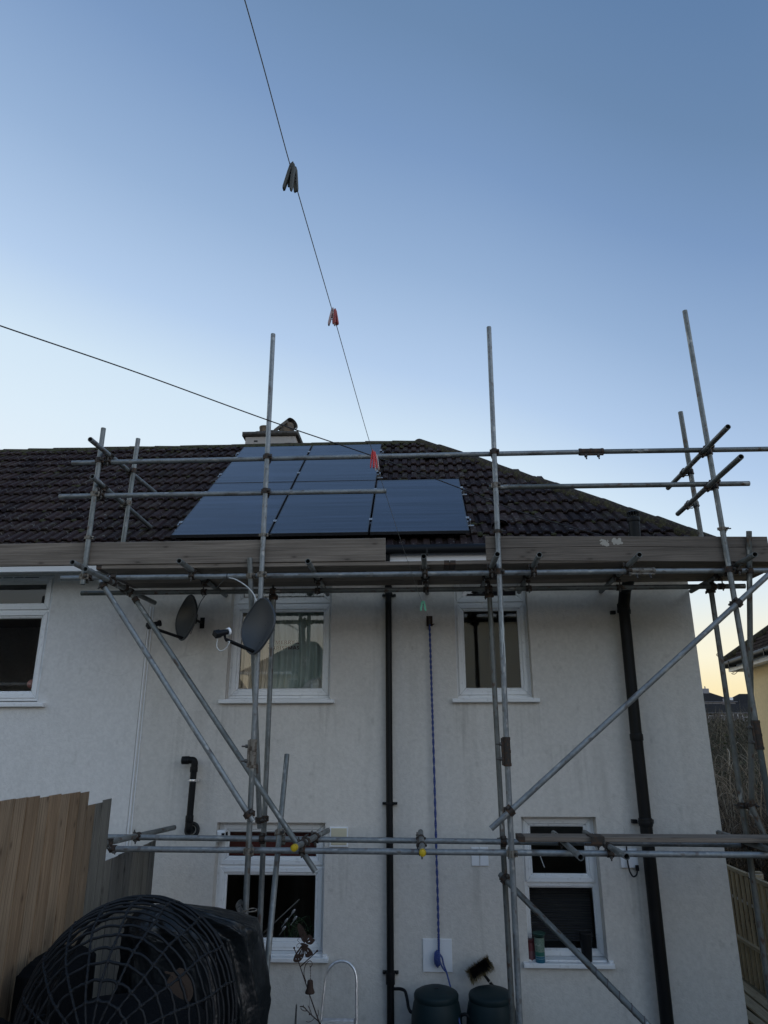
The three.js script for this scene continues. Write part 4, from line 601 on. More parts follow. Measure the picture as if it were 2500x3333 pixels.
{ const t = thing('blue_rope', 'braided blue rope hanging down the wall, knotted over a white plate', 'rope', [0.13, 1.0, 0.06]);
  const strand = (ph, pts, r = 0.0068, turns = 26) => { const c = new THREE.CatmullRomCurve3(pts.map(V), false, 'centripetal'), q = []; const n = 220; for (let i = 0; i <= n; i++) { const p = c.getPoint(i / n), w = i / n * turns * Math.PI * 2 + ph; q.push([p.x + 0.0062 * Math.cos(w), p.y, p.z + 0.0062 * Math.sin(w)]); } return cord(q, r, 420, 7); };
  const main = [[0.118, 4.19, 0.05], [0.124, 3.6, 0.045], [0.130, 3.0, 0.045], [0.136, 2.0, 0.045], [0.139, 1.25, 0.05], [0.137, 1.08, 0.06]];
  part(t, 'rope_fall', [strand(0, main), strand(Math.PI, main)], M.rope);
  const loops = []; for (let k = 0; k < 7; k++) { const w = 0.018 + 0.004 * (k % 3), hk = 0.068 - 0.008 * Math.abs(k - 3), x = 0.122 + (k - 3) * 0.0062, q = []; for (let i = 0; i < 14; i++) { const a = i / 14 * Math.PI * 2; q.push([x + w * 0.35 * Math.cos(a) + R(-0.002, 0.002), 1.045 + hk * Math.sin(a) + R(-0.003, 0.003), 0.055 + 0.028 * Math.cos(a) * (k % 2 ? 1 : -1) + k * 0.002]); } loops.push(cord(q, 0.0072, 60, 7, true)); }
  part(t, 'rope_knot', loops, M.rope);
  part(t, 'rope_tail', [cord([[0.14, 1.09, 0.07], [0.165, 1.06, 0.075], [0.18, 1.0, 0.08], [0.20, 0.955, 0.09], [0.225, 0.88, 0.14], [0.255, 0.80, 0.30], [0.285, 0.72, 0.44], [0.305, 0.62, 0.52], [0.312, 0.45, 0.535], [0.315, 0.2, 0.54]], 0.0075, 120), cord([[0.13, 1.08, 0.07], [0.145, 1.03, 0.075], [0.165, 0.985, 0.08], [0.19, 0.955, 0.085], [0.2, 0.95, 0.09]], 0.0075, 50)], M.rope);
  part(t, 'cleat', [rod([0.122, 0.985, 0.03], [0.122, 1.105, 0.03], 0.008, 0.008), rod([0.122, 1.045, 0.012], [0.122, 1.045, 0.035], 0.01, 0.01)], M.aluDull); }

// ------------------------------------------------------------------ water butts, brush, ladder
function butt(x, z, label, tall = 0.87) {
  const t = thing('water_butt', label, 'water butt', [x, 0, z], 'water butts against the wall');
  part(t, 'barrel', [lathe([[0, 0.001], [0.18, 0.001], [0.19, 0.02], [0.205, 0.2], [0.222, 0.42], [0.228, 0.55], [0.222, 0.68], [0.205, 0.77], [0.185, 0.815], [0.18, 0.82]], x, 0.012, z, 48), (() => { const g = new THREE.TorusGeometry(0.213, 0.006, 8, 48); g.rotateX(Math.PI / 2); g.translate(x, 0.29, z); return g; })(), (() => { const g = new THREE.TorusGeometry(0.2285, 0.005, 8, 48); g.rotateX(Math.PI / 2); g.translate(x, 0.56, z); return g; })()], M.butt);
  const l = part(t, 'lid', [lathe([[0.19, 0.80], [0.197, 0.805], [0.199, 0.835], [0.19, 0.852], [0.16, 0.868], [0.1, 0.888], [0.04, 0.897], [0, 0.898]], x, 0.012, z, 48)], M.butt);
  return t;
}
{ const b = butt(0.10, 0.36, 'dark green water butt with pale rope across its lid, left one', 0.9); part(b, 'lid_slot', [box(0.085, 0.12, 0.9085, 0.9135, 0.40, 0.42, 0.001)], M.rubber);
  part(b, 'panel_recess', [box(0.05, 0.15, 0.50, 0.515, 0.58, 0.592, 0.003)], M.butt);
  butt(0.585, 0.36, 'dark green water butt with the broom head above it, right one');
  solo('link_hose', [cord([[0.30, 0.69, 0.40], [0.325, 0.715, 0.42], [0.36, 0.72, 0.43], [0.385, 0.69, 0.43], [0.40, 0.66, 0.41]], 0.014, 40, 12)], M.black, 'short black hose joining the two green water butts', 'hose'); }
{ const t = thing('deck_brush', 'bristly deck brush standing head up behind the right water butt', 'brush', [0.62, 0, 0.1]);
  const A = V([0.415, 0.935, 0.13]), B = V([0.605, 1.05, 0.13]), ax = B.clone().sub(A).normalize(), up = V([-ax.y, ax.x, 0]), c = A.clone().lerp(B, 0.5);
  const L = A.distanceTo(B);
  part(t, 'head_block', [(() => { const g = box(-L / 2, L / 2, -0.032, 0.032, -0.02, 0.01, 0.008); g.rotateZ(Math.atan2(ax.y, ax.x)); g.translate(c.x, c.y, c.z - 0.02); return g; })()], M.black);
  const dark = [], pale = []; for (let i = 0; i < 1500; i++) { const u = R(-0.5, 0.5), v = R(-0.5, 0.5), p = c.clone().addScaledVector(ax, u * L * 0.98).addScaledVector(up, v * 0.06), edge = Math.abs(u) > 0.38 || v < -0.3 || v > 0.42, q = p.clone().addScaledVector(ax, u * 0.035 + R(-0.01, 0.01)).addScaledVector(up, v * 0.085 + R(-0.012, 0.02)); q.z += R(0.045, 0.085); (edge && rnd() < 0.85 ? pale : dark).push(rod(p, q, 0.0017, 0.0009, 3, true)); }
  part(t, 'bristles', dark, std({ color: C(0.014, 0.012, 0.009), roughness: 0.9 })).userData.kind = 'stuff'; part(t, 'pale_bristles', pale, std({ color: C(0.26, 0.20, 0.085), roughness: 0.9 })).userData.kind = 'stuff';
  const h0 = c.clone().addScaledVector(up, -0.02), h1 = V([0.66, 0.80, 0.10]), dd = h1.clone().sub(h0);
  part(t, 'ferrule', [rod(h0, h0.clone().addScaledVector(dd, 0.52), 0.012, 0.014, 12), rod(h0.clone().addScaledVector(dd, 0.56), h0.clone().addScaledVector(dd, 0.98), 0.013, 0.018, 12)], M.black); part(t, 'collar', [rod(h0.clone().addScaledVector(dd, 0.515), h0.clone().addScaledVector(dd, 0.565), 0.0135, 0.0135, 12)], M.alu);
  part(t, 'handle', [rod(h0.clone().addScaledVector(dd, 0.97), h0.clone().addScaledVector(dd, 4.6), 0.0125, 0.0125, 12)], M.fencePale); }
{ const t = thing('step_ladder', 'aluminium step ladder with rounded top rail leaning by the wall', 'ladder', [-0.77, 0, 0.35]);
  const zt = (y) => 0.16 + 0.24 * (1.04 - y) / 1.04;
  part(t, 'front_rail', [cord([[-1.0, 0.02, zt(0)], [-0.955, 0.45, zt(0.45)], [-0.925, 0.80, zt(0.8)], [-0.912, 0.92, zt(0.92)], [-0.885, 0.985, zt(0.98)], [-0.83, 1.03, zt(1.03)], [-0.77, 1.042, zt(1.04)], [-0.71, 1.03, zt(1.03)], [-0.655, 0.985, zt(0.98)], [-0.63, 0.92, zt(0.92)], [-0.624, 0.80, zt(0.8)], [-0.612, 0.45, zt(0.45)], [-0.60, 0.02, zt(0)]], 0.0128, 140, 12)], M.aluDull);
  for (const [x0, x1] of [[-0.93, -0.955], [-0.63, -0.61]]) part(t, 'rear_leg', [rod([x0, 0.62, zt(0.62) - 0.02], [x1, 0.02, 0.05], 0.01, 0.01)], M.aluDull);
  for (const [y, d] of [[0.61, 0.2], [0.33, 0.08], [0.12, 0.08]]) { const x0 = -0.955 + (0.6 - 0.1 * 0) * 0.05, z = zt(y); part(t, 'tread', [box(-0.925, -0.64, y - 0.028, y, z - 0.03, z + d - 0.03, 0.004), box(-0.92, -0.645, y, y + 0.005, z - 0.02, z - 0.005, 0.001), box(-0.92, -0.645, y, y + 0.005, z + 0.01, z + 0.025, 0.001)], M.aluDull); }
  for (const x of [-1.0, -0.6]) part(t, 'foot', [box(x - 0.018, x + 0.018, 0.012, 0.05, zt(0) - 0.018, zt(0) + 0.018, 0.005)], M.rubber); }

// ------------------------------------------------------------------ rusty butterfly stake with bell and branch
{ const t = thing('butterfly_stake', 'rusty metal butterfly on a stake with hanging bell and bare branches', 'garden ornament', [-0.85, 0, 1.0]);
  const P = (px, py) => { const A = [[-0.980, 1.554, 1.000], [-0.720, 1.557, 1.000], [-0.966, 1.108, 1.000]]; const u = (px - 1000) / 100, v = (py - 3000) / 200; return [A[0][0] + (A[1][0] - A[0][0]) * u + (A[2][0] - A[0][0]) * v, A[0][1] + (A[1][1] - A[0][1]) * u + (A[2][1] - A[0][1]) * v, 1.0]; };
  const Z7 = (x, y) => P(900 + x / 4.879, 2980 + y / 4.879);
  const wing = (pts, holes, name, dz) => { const c = new THREE.SplineCurve(pts.map(([x, y]) => new THREE.Vector2(...Z7(x, y).slice(0, 2)))), s = new THREE.Shape(c.getPoints(60)); for (const h of holes) { const q = new THREE.Path(h.map(([x, y]) => new THREE.Vector2(...Z7(x, y).slice(0, 2)))); s.holes.push(q); } const g = new THREE.ExtrudeGeometry(s, { depth: 0.002, bevelEnabled: false }); g.translate(0, 0, 1.0 + dz); return part(t, name, [g], M.rust); };
  const slit = (x0, y0, x1, y1, w) => { const dx = x1 - x0, dy = y1 - y0, l = Math.hypot(dx, dy), nx = -dy / l * w, ny = dx / l * w; return [[x0 + nx * 0.4, y0 + ny * 0.4], [x1 + nx, y1 + ny], [x1 - nx, y1 - ny], [x0 - nx * 0.4, y0 - ny * 0.4]]; };
  wing([[405, 400], [360, 290], [332, 180], [345, 130], [375, 135], [430, 200], [475, 290], [480, 360], [450, 440], [405, 400]], [slit(440, 360, 425, 290, 5), slit(415, 365, 395, 290, 4), slit(385, 200, 372, 175, 4), slit(440, 260, 446, 250, 4)], 'upper_wing', 0);
  wing([[460, 400], [490, 320], [540, 310], [575, 360], [610, 385], [605, 410], [560, 460], [510, 462], [470, 440], [460, 400]], [slit(500, 425, 532, 408, 9), slit(495, 385, 520, 355, 5)], 'upper_wing', 0.003);
  wing([[430, 490], [450, 560], [430, 660], [370, 735], [300, 745], [270, 710], [300, 620], [360, 530], [400, 480], [430, 490]], [slit(395, 530, 340, 615, 6), slit(405, 550, 388, 620, 5), slit(420, 570, 422, 612, 4), slit(312, 685, 314, 700, 6), slit(355, 685, 356, 702, 6), slit(392, 660, 395, 680, 5)], 'lower_wing', 0.001);
  wing([[430, 490], [490, 500], [545, 545], [580, 610], [545, 645], [500, 668], [460, 650], [455, 570], [430, 490]], [slit(465, 570, 478, 610, 6), slit(495, 545, 508, 575, 7)], 'lower_wing', 0.004);
  part(t, 'body', [(() => { const a = V(Z7(375, 445)), b = V(Z7(520, 490)), g = new THREE.SphereGeometry(1, 18, 12); g.scale(a.distanceTo(b) * 0.45, 0.012, 0.008); g.rotateZ(Math.atan2(b.y - a.y, b.x - a.x)); g.translate((a.x + b.x) / 2, (a.y + b.y) / 2, 1.008); return g; })(), (() => { const g = new THREE.TorusGeometry(0.008, 0.0022, 8, 20); const p = Z7(445, 465); g.translate(p[0], p[1], 1.016); return g; })()], M.rust);
  const cur = (l, r, n = 40) => cord(l.map(([x, y]) => Z7(x, y)), r, n, 7);
  part(t, 'antenna', [cur([[385, 450], [350, 450], [325, 480], [330, 515], [350, 522], [352, 505], [342, 508]], 0.0016)], M.rust); part(t, 'antenna', [cur([[375, 435], [350, 420], [335, 390], [345, 376], [362, 380]], 0.0016)], M.rust);
  part(t, 'stem', [rod(Z7(352, 735), Z7(520, 1240), 0.0042, 0.0045), rod(Z7(520, 1240), Z7(680, 1700), 0.0045, 0.0055), (() => { const a = V(Z7(680, 1700)); return rod(a, [a.x + 0.08, 0.02, 1.0], 0.0055, 0.006); })(), rod(Z7(385, 815), Z7(640, 575), 0.0042, 0.0042), rod(Z7(318, 620), Z7(283, 525), 0.0038, 0.0038), (() => { const g = new THREE.SphereGeometry(0.0085, 12, 10), p = Z7(645, 567); g.translate(...p); return g; })(), (() => { const g = new THREE.SphereGeometry(0.0085, 12, 10), p = Z7(283, 520); g.translate(...p); return g; })()], M.rust);
  part(t, 'hanger', [cur([[470, 1050], [440, 950], [445, 850], [480, 760], [530, 725], [562, 750], [565, 790], [545, 815], [525, 805]], 0.003, 60), cur([[540, 820], [538, 900], [540, 1025]], 0.0016, 16), (() => { const q = []; for (let i = 0; i < 9; i++) { const g = new THREE.TorusGeometry(0.0032, 0.001, 6, 10), p = Z7(540, 830 + i * 22); if (i % 2) g.rotateY(1.57); g.translate(...p); q.push(g); } return join(q); })()], M.rust);
  { const p = Z7(530, 1230), top = Z7(540, 1025), h = top[1] - p[1]; const bell = part(t, 'bell', [lathe([[0.001, 1], [0.018, 0.99], [0.023, 0.9], [0.0245, 0.7], [0.027, 0.4], [0.037, 0.15], [0.040, 0.04], [0.038, 0], [0.034, 0.01], [0.024, 0.4], [0.02, 0.9]].map(([r, y]) => [r, y * h]), p[0], p[1], 1.0, 26)], M.rust, 'plum brown bell'); part(bell, 'clapper', [rod(Z7(522, 1240), Z7(525, 1470), 0.0012, 0.0012, 6), (() => { const g = new THREE.SphereGeometry(0.006, 10, 8); g.translate(...Z7(522, 1555)); return g; })(), rod(Z7(525, 1470), Z7(522, 1555), 0.001, 0.001, 6)], M.rust); }
  part(t, 'branch', [cur([[700, 1700], [640, 1640], [560, 1570], [490, 1500], [430, 1440], [375, 1435]], 0.0042), cur([[490, 1500], [440, 1500], [400, 1475], [388, 1455]], 0.003), cur([[432, 1442], [430, 1410]], 0.0025, 10), cur([[640, 1600], [660, 1550], [655, 1485]], 0.003), cur([[560, 1570], [530, 1480], [500, 1420]], 0.003), cur([[600, 1610], [560, 1650], [510, 1670], [470, 1660]], 0.0022)], M.rust); }
solo('garden_cane', [rod([-1.068, 0.787, 0.900], [-1.065, 0.923, 0.900], 0.009, 0.006), rod([-1.068, 0.644, 0.900], [-1.068, 0.787, 0.900], 0.009, 0.009), (() => { const b = V([-1.068, 0.644, 0.900]); return rod([b.x, 0.01, 0.9], b, 0.01, 0.009); })(), rod([-1.064, 0.891, 0.900], [-1.063, 0.934, 0.900], 0.003, 0.001)], M.fenceGrey[1], 'short grey garden cane standing left of the step ladder', 'cane');

// ------------------------------------------------------------------ hanging egg chair of black rope
{ const c = V([-1.508, 1.655, 3.5]), ax = V([0.05, 0.135, 0.989]).normalize(), t = thing('egg_chair', 'black open-weave rope egg chair in the foreground, back towards the viewer', 'chair', [c.x, 0, c.z]);
  const X = new THREE.Vector3().crossVectors(UP, ax).normalize(), Yv = new THREE.Vector3().crossVectors(ax, X), S = V([0.535, 0.57, 0.54]);
  const at = (th, ph, k = 1) => { const s = Math.sin(th), d = X.clone().multiplyScalar(s * Math.cos(ph)).addScaledVector(Yv, s * Math.sin(ph)).addScaledVector(ax, Math.cos(th)); return [c.x + d.x * S.x * k, c.y + d.y * S.y * k, c.z + d.z * S.z * k]; };
  const TH = [9, 18, 26.5, 34, 41, 47.5, 53.5, 59, 64, 68.5, 73, 79, 86, 94, 102, 110].map((d) => d * D2R), NM = 20;
  TH.forEach((th, i) => { const q = []; for (let j = 0; j < NM * 4; j++) { const k = j % 4; q.push(at(th + (k === 0 ? 0.012 * (i % 2 ? 1 : -1) : 0) + R(-0.004, 0.004), j / (NM * 4) * Math.PI * 2, 1 + (k === 2 ? 0.003 : 0))); } part(t, 'rope_ring', [cord(q, i === TH.length - 1 ? 0.012 : 0.0068, 180, 7, true)], M.weave); });
  for (let m = 0; m < NM; m++) { const q = [], q2 = [], tw = R(-0.25, 0.1); for (let i = 0; i <= 44; i++) { const th = (TH[0] + (TH[15] - TH[0]) * i / 44), ph = m / NM * Math.PI * 2 + tw * 0.0 + 0.012 * Math.sin(th * 9 + m * 2), w = i * 1.9; q.push(at(th, ph + 0.006 * Math.cos(w), 1 + 0.006 * Math.sin(w))); q2.push(at(th, ph - 0.006 * Math.cos(w), 1 - 0.006 * Math.sin(w))); } part(t, 'rope_rib', [cord(q, 0.0048, 150, 6), cord(q2, 0.0048, 150, 6)], M.weave);
    const ties = TH.slice(0, 12).map((th) => { const p = V(at(th, m / NM * Math.PI * 2 + 0.012 * Math.sin(th * 9 + m * 2))), g = new THREE.IcosahedronGeometry(0.0085, 1); g.scale(1.1, 1.5, 1.1); g.translate(p.x, p.y, p.z); return g; }); part(t, 'rope_tie', ties, M.weave); }
  const cu = new THREE.SphereGeometry(1, 40, 24), p = cu.attributes.position; for (let i = 0; i < p.count; i++) { const n = 1 + 0.09 * Math.sin(p.getX(i) * 7) * Math.cos(p.getY(i) * 6); p.setXYZ(i, p.getX(i) * n * 0.45, p.getY(i) * n * 0.34, p.getZ(i) * n * 0.40); } cu.computeVertexNormals(); cu.translate(c.x - 0.02, c.y - 0.22, c.z - 0.05); part(t, 'seat_cushion', [cu], M.cloth);
  part(t, 'stand', [cord(Array.from({ length: 16 }, (_, i) => [c.x + 0.5 * Math.cos(i / 8 * Math.PI), 0.035, c.z - 0.1 + 0.5 * Math.sin(i / 8 * Math.PI)]), 0.02, 80, 10, true), rod([c.x + 0.35, 0.03, c.z - 0.45], [c.x + 0.1, c.y - 0.5, c.z - 0.1], 0.022, 0.022), rod([c.x - 0.35, 0.03, c.z - 0.45], [c.x - 0.1, c.y - 0.5, c.z - 0.1], 0.022, 0.022), rod([c.x, 0.03, c.z + 0.38], [c.x, c.y - 0.52, c.z], 0.022, 0.022)], M.weave);
}
{ const t = thing('leaf_ornament', 'rust brown leaf-shaped metal plate seen through the egg chair ropes', 'garden ornament', [-1.405, 1.687, 3.000]); const z = 2.92, pts = [[578, 3155], [585, 3150], [605, 3158], [625, 3195], [627, 3235], [615, 3262], [595, 3275], [560, 3250], [546, 3220], [546, 3190], [556, 3172], [540, 3168], [538, 3160], [560, 3164]];
  const A = [[-1.595, 1.661, 2.920], [-1.411, 1.664, 2.920], [-1.579, 1.507, 2.920]], f = ([px, py]) => [A[0][0] + (A[1][0] - A[0][0]) * (px - 500) / 100 + (A[2][0] - A[0][0]) * (py - 3200) / 100, A[0][1] + (A[1][1] - A[0][1]) * (px - 500) / 100 + (A[2][1] - A[0][1]) * (py - 3200) / 100];
  const s = new THREE.Shape(new THREE.SplineCurve([...pts, pts[0]].map((q) => new THREE.Vector2(...f(q)))).getPoints(70)), g = new THREE.ExtrudeGeometry(s, { depth: 0.003, bevelEnabled: false }); g.translate(0, 0, z);
  const leafM = std({ color: C(0.085, 0.058, 0.042), roughness: 0.8 }); part(t, 'leaf', [g], leafM); const v = f([600, 3268]); part(t, 'stake', [rod([v[0], v[1], z], [v[0] + 0.03, 0.02, z], 0.005, 0.006)], M.rust); part(t, 'vein', [cord([[...f([580, 3165]), z + 0.004], [...f([600, 3205]), z + 0.004], [...f([612, 3250]), z + 0.004]], 0.002, 20, 6), ...[[577, 3172], [560, 3180]].map((q) => { const k = new THREE.TorusGeometry(0.006, 0.0015, 6, 14), w = f(q); k.translate(w[0], w[1], z + 0.003); return k; })], M.rust); }

// ------------------------------------------------------------------ black sheet over garden furniture, tied to the scaffold
function drape(rows, seg, fold, seed) { // rows: [y, xCentre, zCentre, halfX, halfZ, squareness]; open at the bottom
  const pos = [], idx = [], uv = [], sub = 6, all = [];
  for (let r = 0; r < rows.length - 1; r++) for (let k = 0; k < sub; k++) { const t = k / sub; all.push(rows[r].map((v, i) => v + (rows[r + 1][i] - v) * t)); } all.push(rows[rows.length - 1]);
  all.forEach((q, i) => { const [y, cx, cz, hx, hz, sq] = q, dp = i / all.length; for (let j = 0; j <= seg; j++) { const a = j / seg * Math.PI * 2, c = Math.cos(a), s = Math.sin(a), e = 2 / sq, f = fold * Math.min(1, dp * 3) * ((0.5 - Math.abs(fbm(j / seg + dp * 0.06, 0.5 + dp * 0.12, 16, 3, 2, seed) - 0.5) * 5) * 0.9 + 0.35 * (0.35 - Math.abs(fbm(j / seg + 0.3 * dp, dp, 7, 6, 2, seed + 4) - 0.5) * 3.2)); pos.push(cx + Math.sign(c) * Math.pow(Math.abs(c), e) * (hx + f), y + 0.35 * f * (i > 0 ? 1 : 0), cz + Math.sign(s) * Math.pow(Math.abs(s), e) * (hz + f)); uv.push(j / seg * 3, dp * 1.5); } });
  for (let i = 0; i < all.length - 1; i++) for (let j = 0; j < seg; j++) { const p = i * (seg + 1) + j; idx.push(p, p + 1, p + seg + 2, p, p + seg + 2, p + seg + 1); }
  const g = new THREE.BufferGeometry(); g.setAttribute('position', new THREE.Float32BufferAttribute(pos, 3)); g.setAttribute('uv', new THREE.Float32BufferAttribute(uv, 2)); g.setIndex(idx); g.computeVertexNormals(); return g;
}
{ const t = thing('black_sheet', 'black plastic sheet draped over furniture right of the egg chair, tied to a scaffold pole', 'cover', [-1.5, 0, 2.3]);
  const yk = 1.80;
  part(t, 'sheet', [drape([[1.99, -1.70, 2.5, 0.02, 0.02, 2], [1.97, -1.68, 2.48, 0.12, 0.1, 2.2], [1.93, -1.66, 2.45, 0.24, 0.18, 2.3], [1.87, -1.62, 2.38, 0.36, 0.28, 2.6], [1.80, -1.58, 2.3, 0.42, 0.36, 3], [1.66, -1.57, 2.24, 0.435, 0.42, 3], [1.44, -1.545, 2.22, 0.465, 0.45, 3], [1.3, -1.54, 2.22, 0.475, 0.46, 3], [0.8, -1.56, 2.22, 0.44, 0.47, 3], [0.1, -1.57, 2.2, 0.44, 0.48, 3]], 240, 0.056, 610)], M.tarp);
  const k = V([-1.317, 1.806, 2.000]); part(t, 'tied_corner', [cord([k.toArray(), [-1.378, 1.791, 1.750], [-1.454, 1.774, 1.500], [-1.469, 1.771, 1.380]], 0.022, 30, 8), cord([[-1.383, 1.791, 2.100], [-1.354, 1.792, 2.000], [-1.384, 1.766, 1.700]], 0.014, 24, 8), cord([[-1.235, 1.785, 2.000], [-1.300, 1.784, 1.900], [-1.394, 1.763, 1.650]], 0.014, 24, 8), rod([-1.460, 1.755, 1.450], [-1.470, 1.780, 1.360], 0.03, 0.012, 10)], M.tarp);
  part(t, 'strap', [cord([[-1.461, 1.727, 1.400], [-1.441, 1.702, 1.345], [-1.414, 1.711, 1.345], [-1.402, 1.710, 1.300], [-1.374, 1.709, 1.280], [-1.349, 1.700, 1.300], [-1.377, 1.697, 1.330], [-1.409, 1.695, 1.340]], 0.005, 40, 6)], M.couplerBright); }
solo('covered_seat', [drape([[1.72, -2.34, 2.6, 0.02, 0.02, 2], [1.71, -2.33, 2.6, 0.13, 0.22, 3], [1.66, -2.33, 2.6, 0.165, 0.28, 4], [1.0, -2.33, 2.6, 0.17, 0.29, 4], [0.02, -2.33, 2.6, 0.17, 0.29, 4]], 64, 0.012, 640)], M.cloth, 'dark covered seat back between the fence and the egg chair', 'cover');
solo('dark_cushion', [drape([[1.62, -2.36, 3.5, 0.02, 0.02, 2], [1.61, -2.36, 3.5, 0.15, 0.2, 2.4], [1.55, -2.36, 3.5, 0.205, 0.27, 3], [1.2, -2.35, 3.5, 0.215, 0.29, 3], [0.02, -2.35, 3.5, 0.2, 0.27, 3]], 64, 0.014, 660)], M.cloth, 'dark padded cover in the bottom left corner beside the fence', 'cover');

// ------------------------------------------------------------------ boundary fence on the left
{ const t = thing('board_fence', 'tall close-boarded timber fence at the left, fresh brown boards turning grey towards the house', 'fence', [-2.6, 0, 2.5]);
  const fb = (za, zb, top, mats, top2 = top) => { const n = Math.max(1, Math.round(Math.abs(zb - za) / 0.15)); for (let i = 0; i < n; i++) { const a = za + (zb - za) * i / n, b = za + (zb - za) * (i + 1) / n, y = top + (top2 - top) * (i / n) + R(-0.006, 0.006), ov = 0.012;
    const s = [[-2.600 + R(-0.002, 0.002), a + ov], [-2.584, a + ov], [-2.592, b - 0.002], [-2.600, b - 0.002]]; const sh = new THREE.Shape(); s.forEach(([x, z], k) => k ? sh.lineTo(z, x) : sh.moveTo(z, x)); const g = new THREE.ExtrudeGeometry(sh, { depth: y - 0.03, bevelEnabled: false }); const p = g.attributes.position, nn = g.attributes.normal, u = g.attributes.uv, o = R(0, 5), ov2 = R(0, 1);
    for (let q = 0; q < p.count; q++) { const z = p.getX(q), x = p.getY(q), yy = p.getZ(q); p.setXYZ(q, x, yy + 0.03, z); nn.setXYZ(q, nn.getY(q), nn.getZ(q), nn.getX(q)); u.setXY(q, yy + o, z + ov2); } g.computeVertexNormals(); const pick = mats.length === 3 ? (i > n * 0.72 ? mats[2] : mats[i % 2]) : mats[Math.floor(rnd() * mats.length)]; part(t, 'fence_board', [g], pick); } };
  fb(4.6, 2.77, 2.675, [M.fence[0], M.fence[1]], 2.665); fb(2.77, 1.868, 2.658, [M.fence[0], M.fence[1], M.fence[2]], 2.632); fb(1.866, 1.58, 2.535, [M.fence[2], M.fenceGrey[0]]); fb(1.58, 1.43, 2.545, [M.fenceGrey[0]]); fb(1.43, 0.28, 2.075, M.fenceGrey);
  for (const [z, y] of [[1.45, 2.35], [0.33, 1.95], [2.9, 2.5], [4.5, 2.5]]) part(t, 'fence_post', [box(-2.72, -2.626, 0, y, z - 0.047, z + 0.047, 0.006)], M.fenceGrey[0]);
  for (const [y, z0, z1] of [[0.5, 0.3, 4.6], [1.2, 0.3, 4.6], [1.9, 0.3, 1.4], [2.2, 1.5, 4.6]]) part(t, 'fence_rail', [box(-2.640, -2.603, y, y + 0.075, z0, z1, 0.003)], M.fenceGrey[0]); }

// ------------------------------------------------------------------ garden fence, planks and path beyond the right-hand corner
{ const X = 4.2, t = thing('slatted_fence', 'weathered slatted timber fence beyond the right house corner', 'fence', [X, 0, -3]);
  const topAt = (z) => 1.335 - 0.03 * (z + 3.2), low = (z) => 0.51 - 0.02 * (z + 3.2);
  for (let z = -6.5; z < 0.6; z += 0.145) { const y = topAt(z); part(t, 'fence_slat', [box(X - 0.018, X, -0.1, y - 0.04, z, z + 0.085, 0.003, R(0, 4))], M.fencePale); }
  part(t, 'fence_rail', [box(X - 0.03, X + 0.02, 1.29, 1.335, -6.6, -2.66, 0.004)], M.fencePale); part(t, 'fence_rail', [box(X - 0.03, X + 0.02, 1.28, 1.325, -2.4, 0.7, 0.004)], M.fencePale); part(t, 'fence_rail', [box(X - 0.065, X - 0.019, 0.47, 0.51, -6.6, 0.7, 0.004)], M.fencePale);
  for (const z of [-2.5, 0.1, -5.0]) part(t, 'fence_post', [box(X + 0.021, X + 0.11, -0.1, 1.38, z - 0.045, z + 0.045, 0.004)], M.fencePale);
  part(t, 'post_bracket', [box(X - 0.034, X + 0.11, 1.3, 1.36, -2.54, -2.44, 0.004)], M.aluDull);
  for (let z = -6.4; z < 0.6; z += 0.145) part(t, 'nail', [box(X - 0.022, X - 0.017, 0.95, 0.985, z + 0.02, z + 0.045, 0.001)], M.alu); 
  const fl = (a, b, i, lb) => solo('timber_plank', [(() => { const L = V(a).distanceTo(V(b)), g = box(-0.07, 0.07, 0, L, -0.015, 0.015, 0.003, i); return along(g, a, b); })()], M.fencePale, lb, 'plank');
  fl([3.55, 0.05, -2.9], [3.62, 0.06, -1.2], 1, 'loose plank lying nearest the house corner on the side path'); fl([3.8, 0.05, -2.8], [3.74, 0.09, -1.3], 2, 'loose pale plank lying in the middle of the side path'); fl([3.98, 0.05, -2.9], [3.95, 0.06, -1.4], 3, 'loose plank lying against the slatted fence'); }
// scrub: tangled twigs and dull leaves
function scrub(name, label, n, spot, twigC, leafC, seed, leaves) {
  const r = rngOf(seed), rr = (a, b) => a + (b - a) * r(), tw = new THREE.InstancedMesh(new THREE.CylinderGeometry(0.2, 1, 1, 4, 1, true).translate(0, 0.5, 0), std({ color: twigC, roughness: 1 }), n), m = new THREE.Matrix4(), q = new THREE.Quaternion(), col = new THREE.Color();
  for (let i = 0; i < n; i++) { const [x, y, z, h, s] = spot(rr), d = new THREE.Vector3(rr(-1, 1), rr(0.15, 1.3), rr(-1, 1)).normalize(); q.setFromUnitVectors(UP, d); m.compose(new THREE.Vector3(x, y + h * r() * 0.85, z), q, new THREE.Vector3(0.008 * s, rr(0.4, 1.3) * s, 0.008 * s)); tw.setMatrixAt(i, m); const k = 0.35 + 2.2 * Math.pow(r(), 3); tw.setColorAt(i, col.setRGB(k, k, k)); }
  tw.name = 'twigs'; const t = thing(name, label, 'bushes'); t.userData.kind = 'stuff'; t.add(tw); tw.castShadow = tw.receiveShadow = true;
  const lf = new THREE.InstancedMesh(new THREE.PlaneGeometry(0.05, 0.07), std({ color: leafC, roughness: 0.95, side: THREE.DoubleSide }), leaves);
  for (let i = 0; i < leaves; i++) { const [x, y, z, h, s] = spot(rr); q.setFromEuler(new THREE.Euler(rr(0, 6), rr(0, 6), rr(0, 6))); const k = s * rr(0.6, 1.6); m.compose(new THREE.Vector3(x, y + h * Math.pow(r(), 0.7), z), q, new THREE.Vector3(k, k, k)); lf.setMatrixAt(i, m); const b = rr(0.45, 1.5); lf.setColorAt(i, col.setRGB(b, b, b * rr(0.7, 1.1))); }
  lf.name = 'leaves'; t.add(lf); lf.castShadow = lf.receiveShadow = true; return t;
}
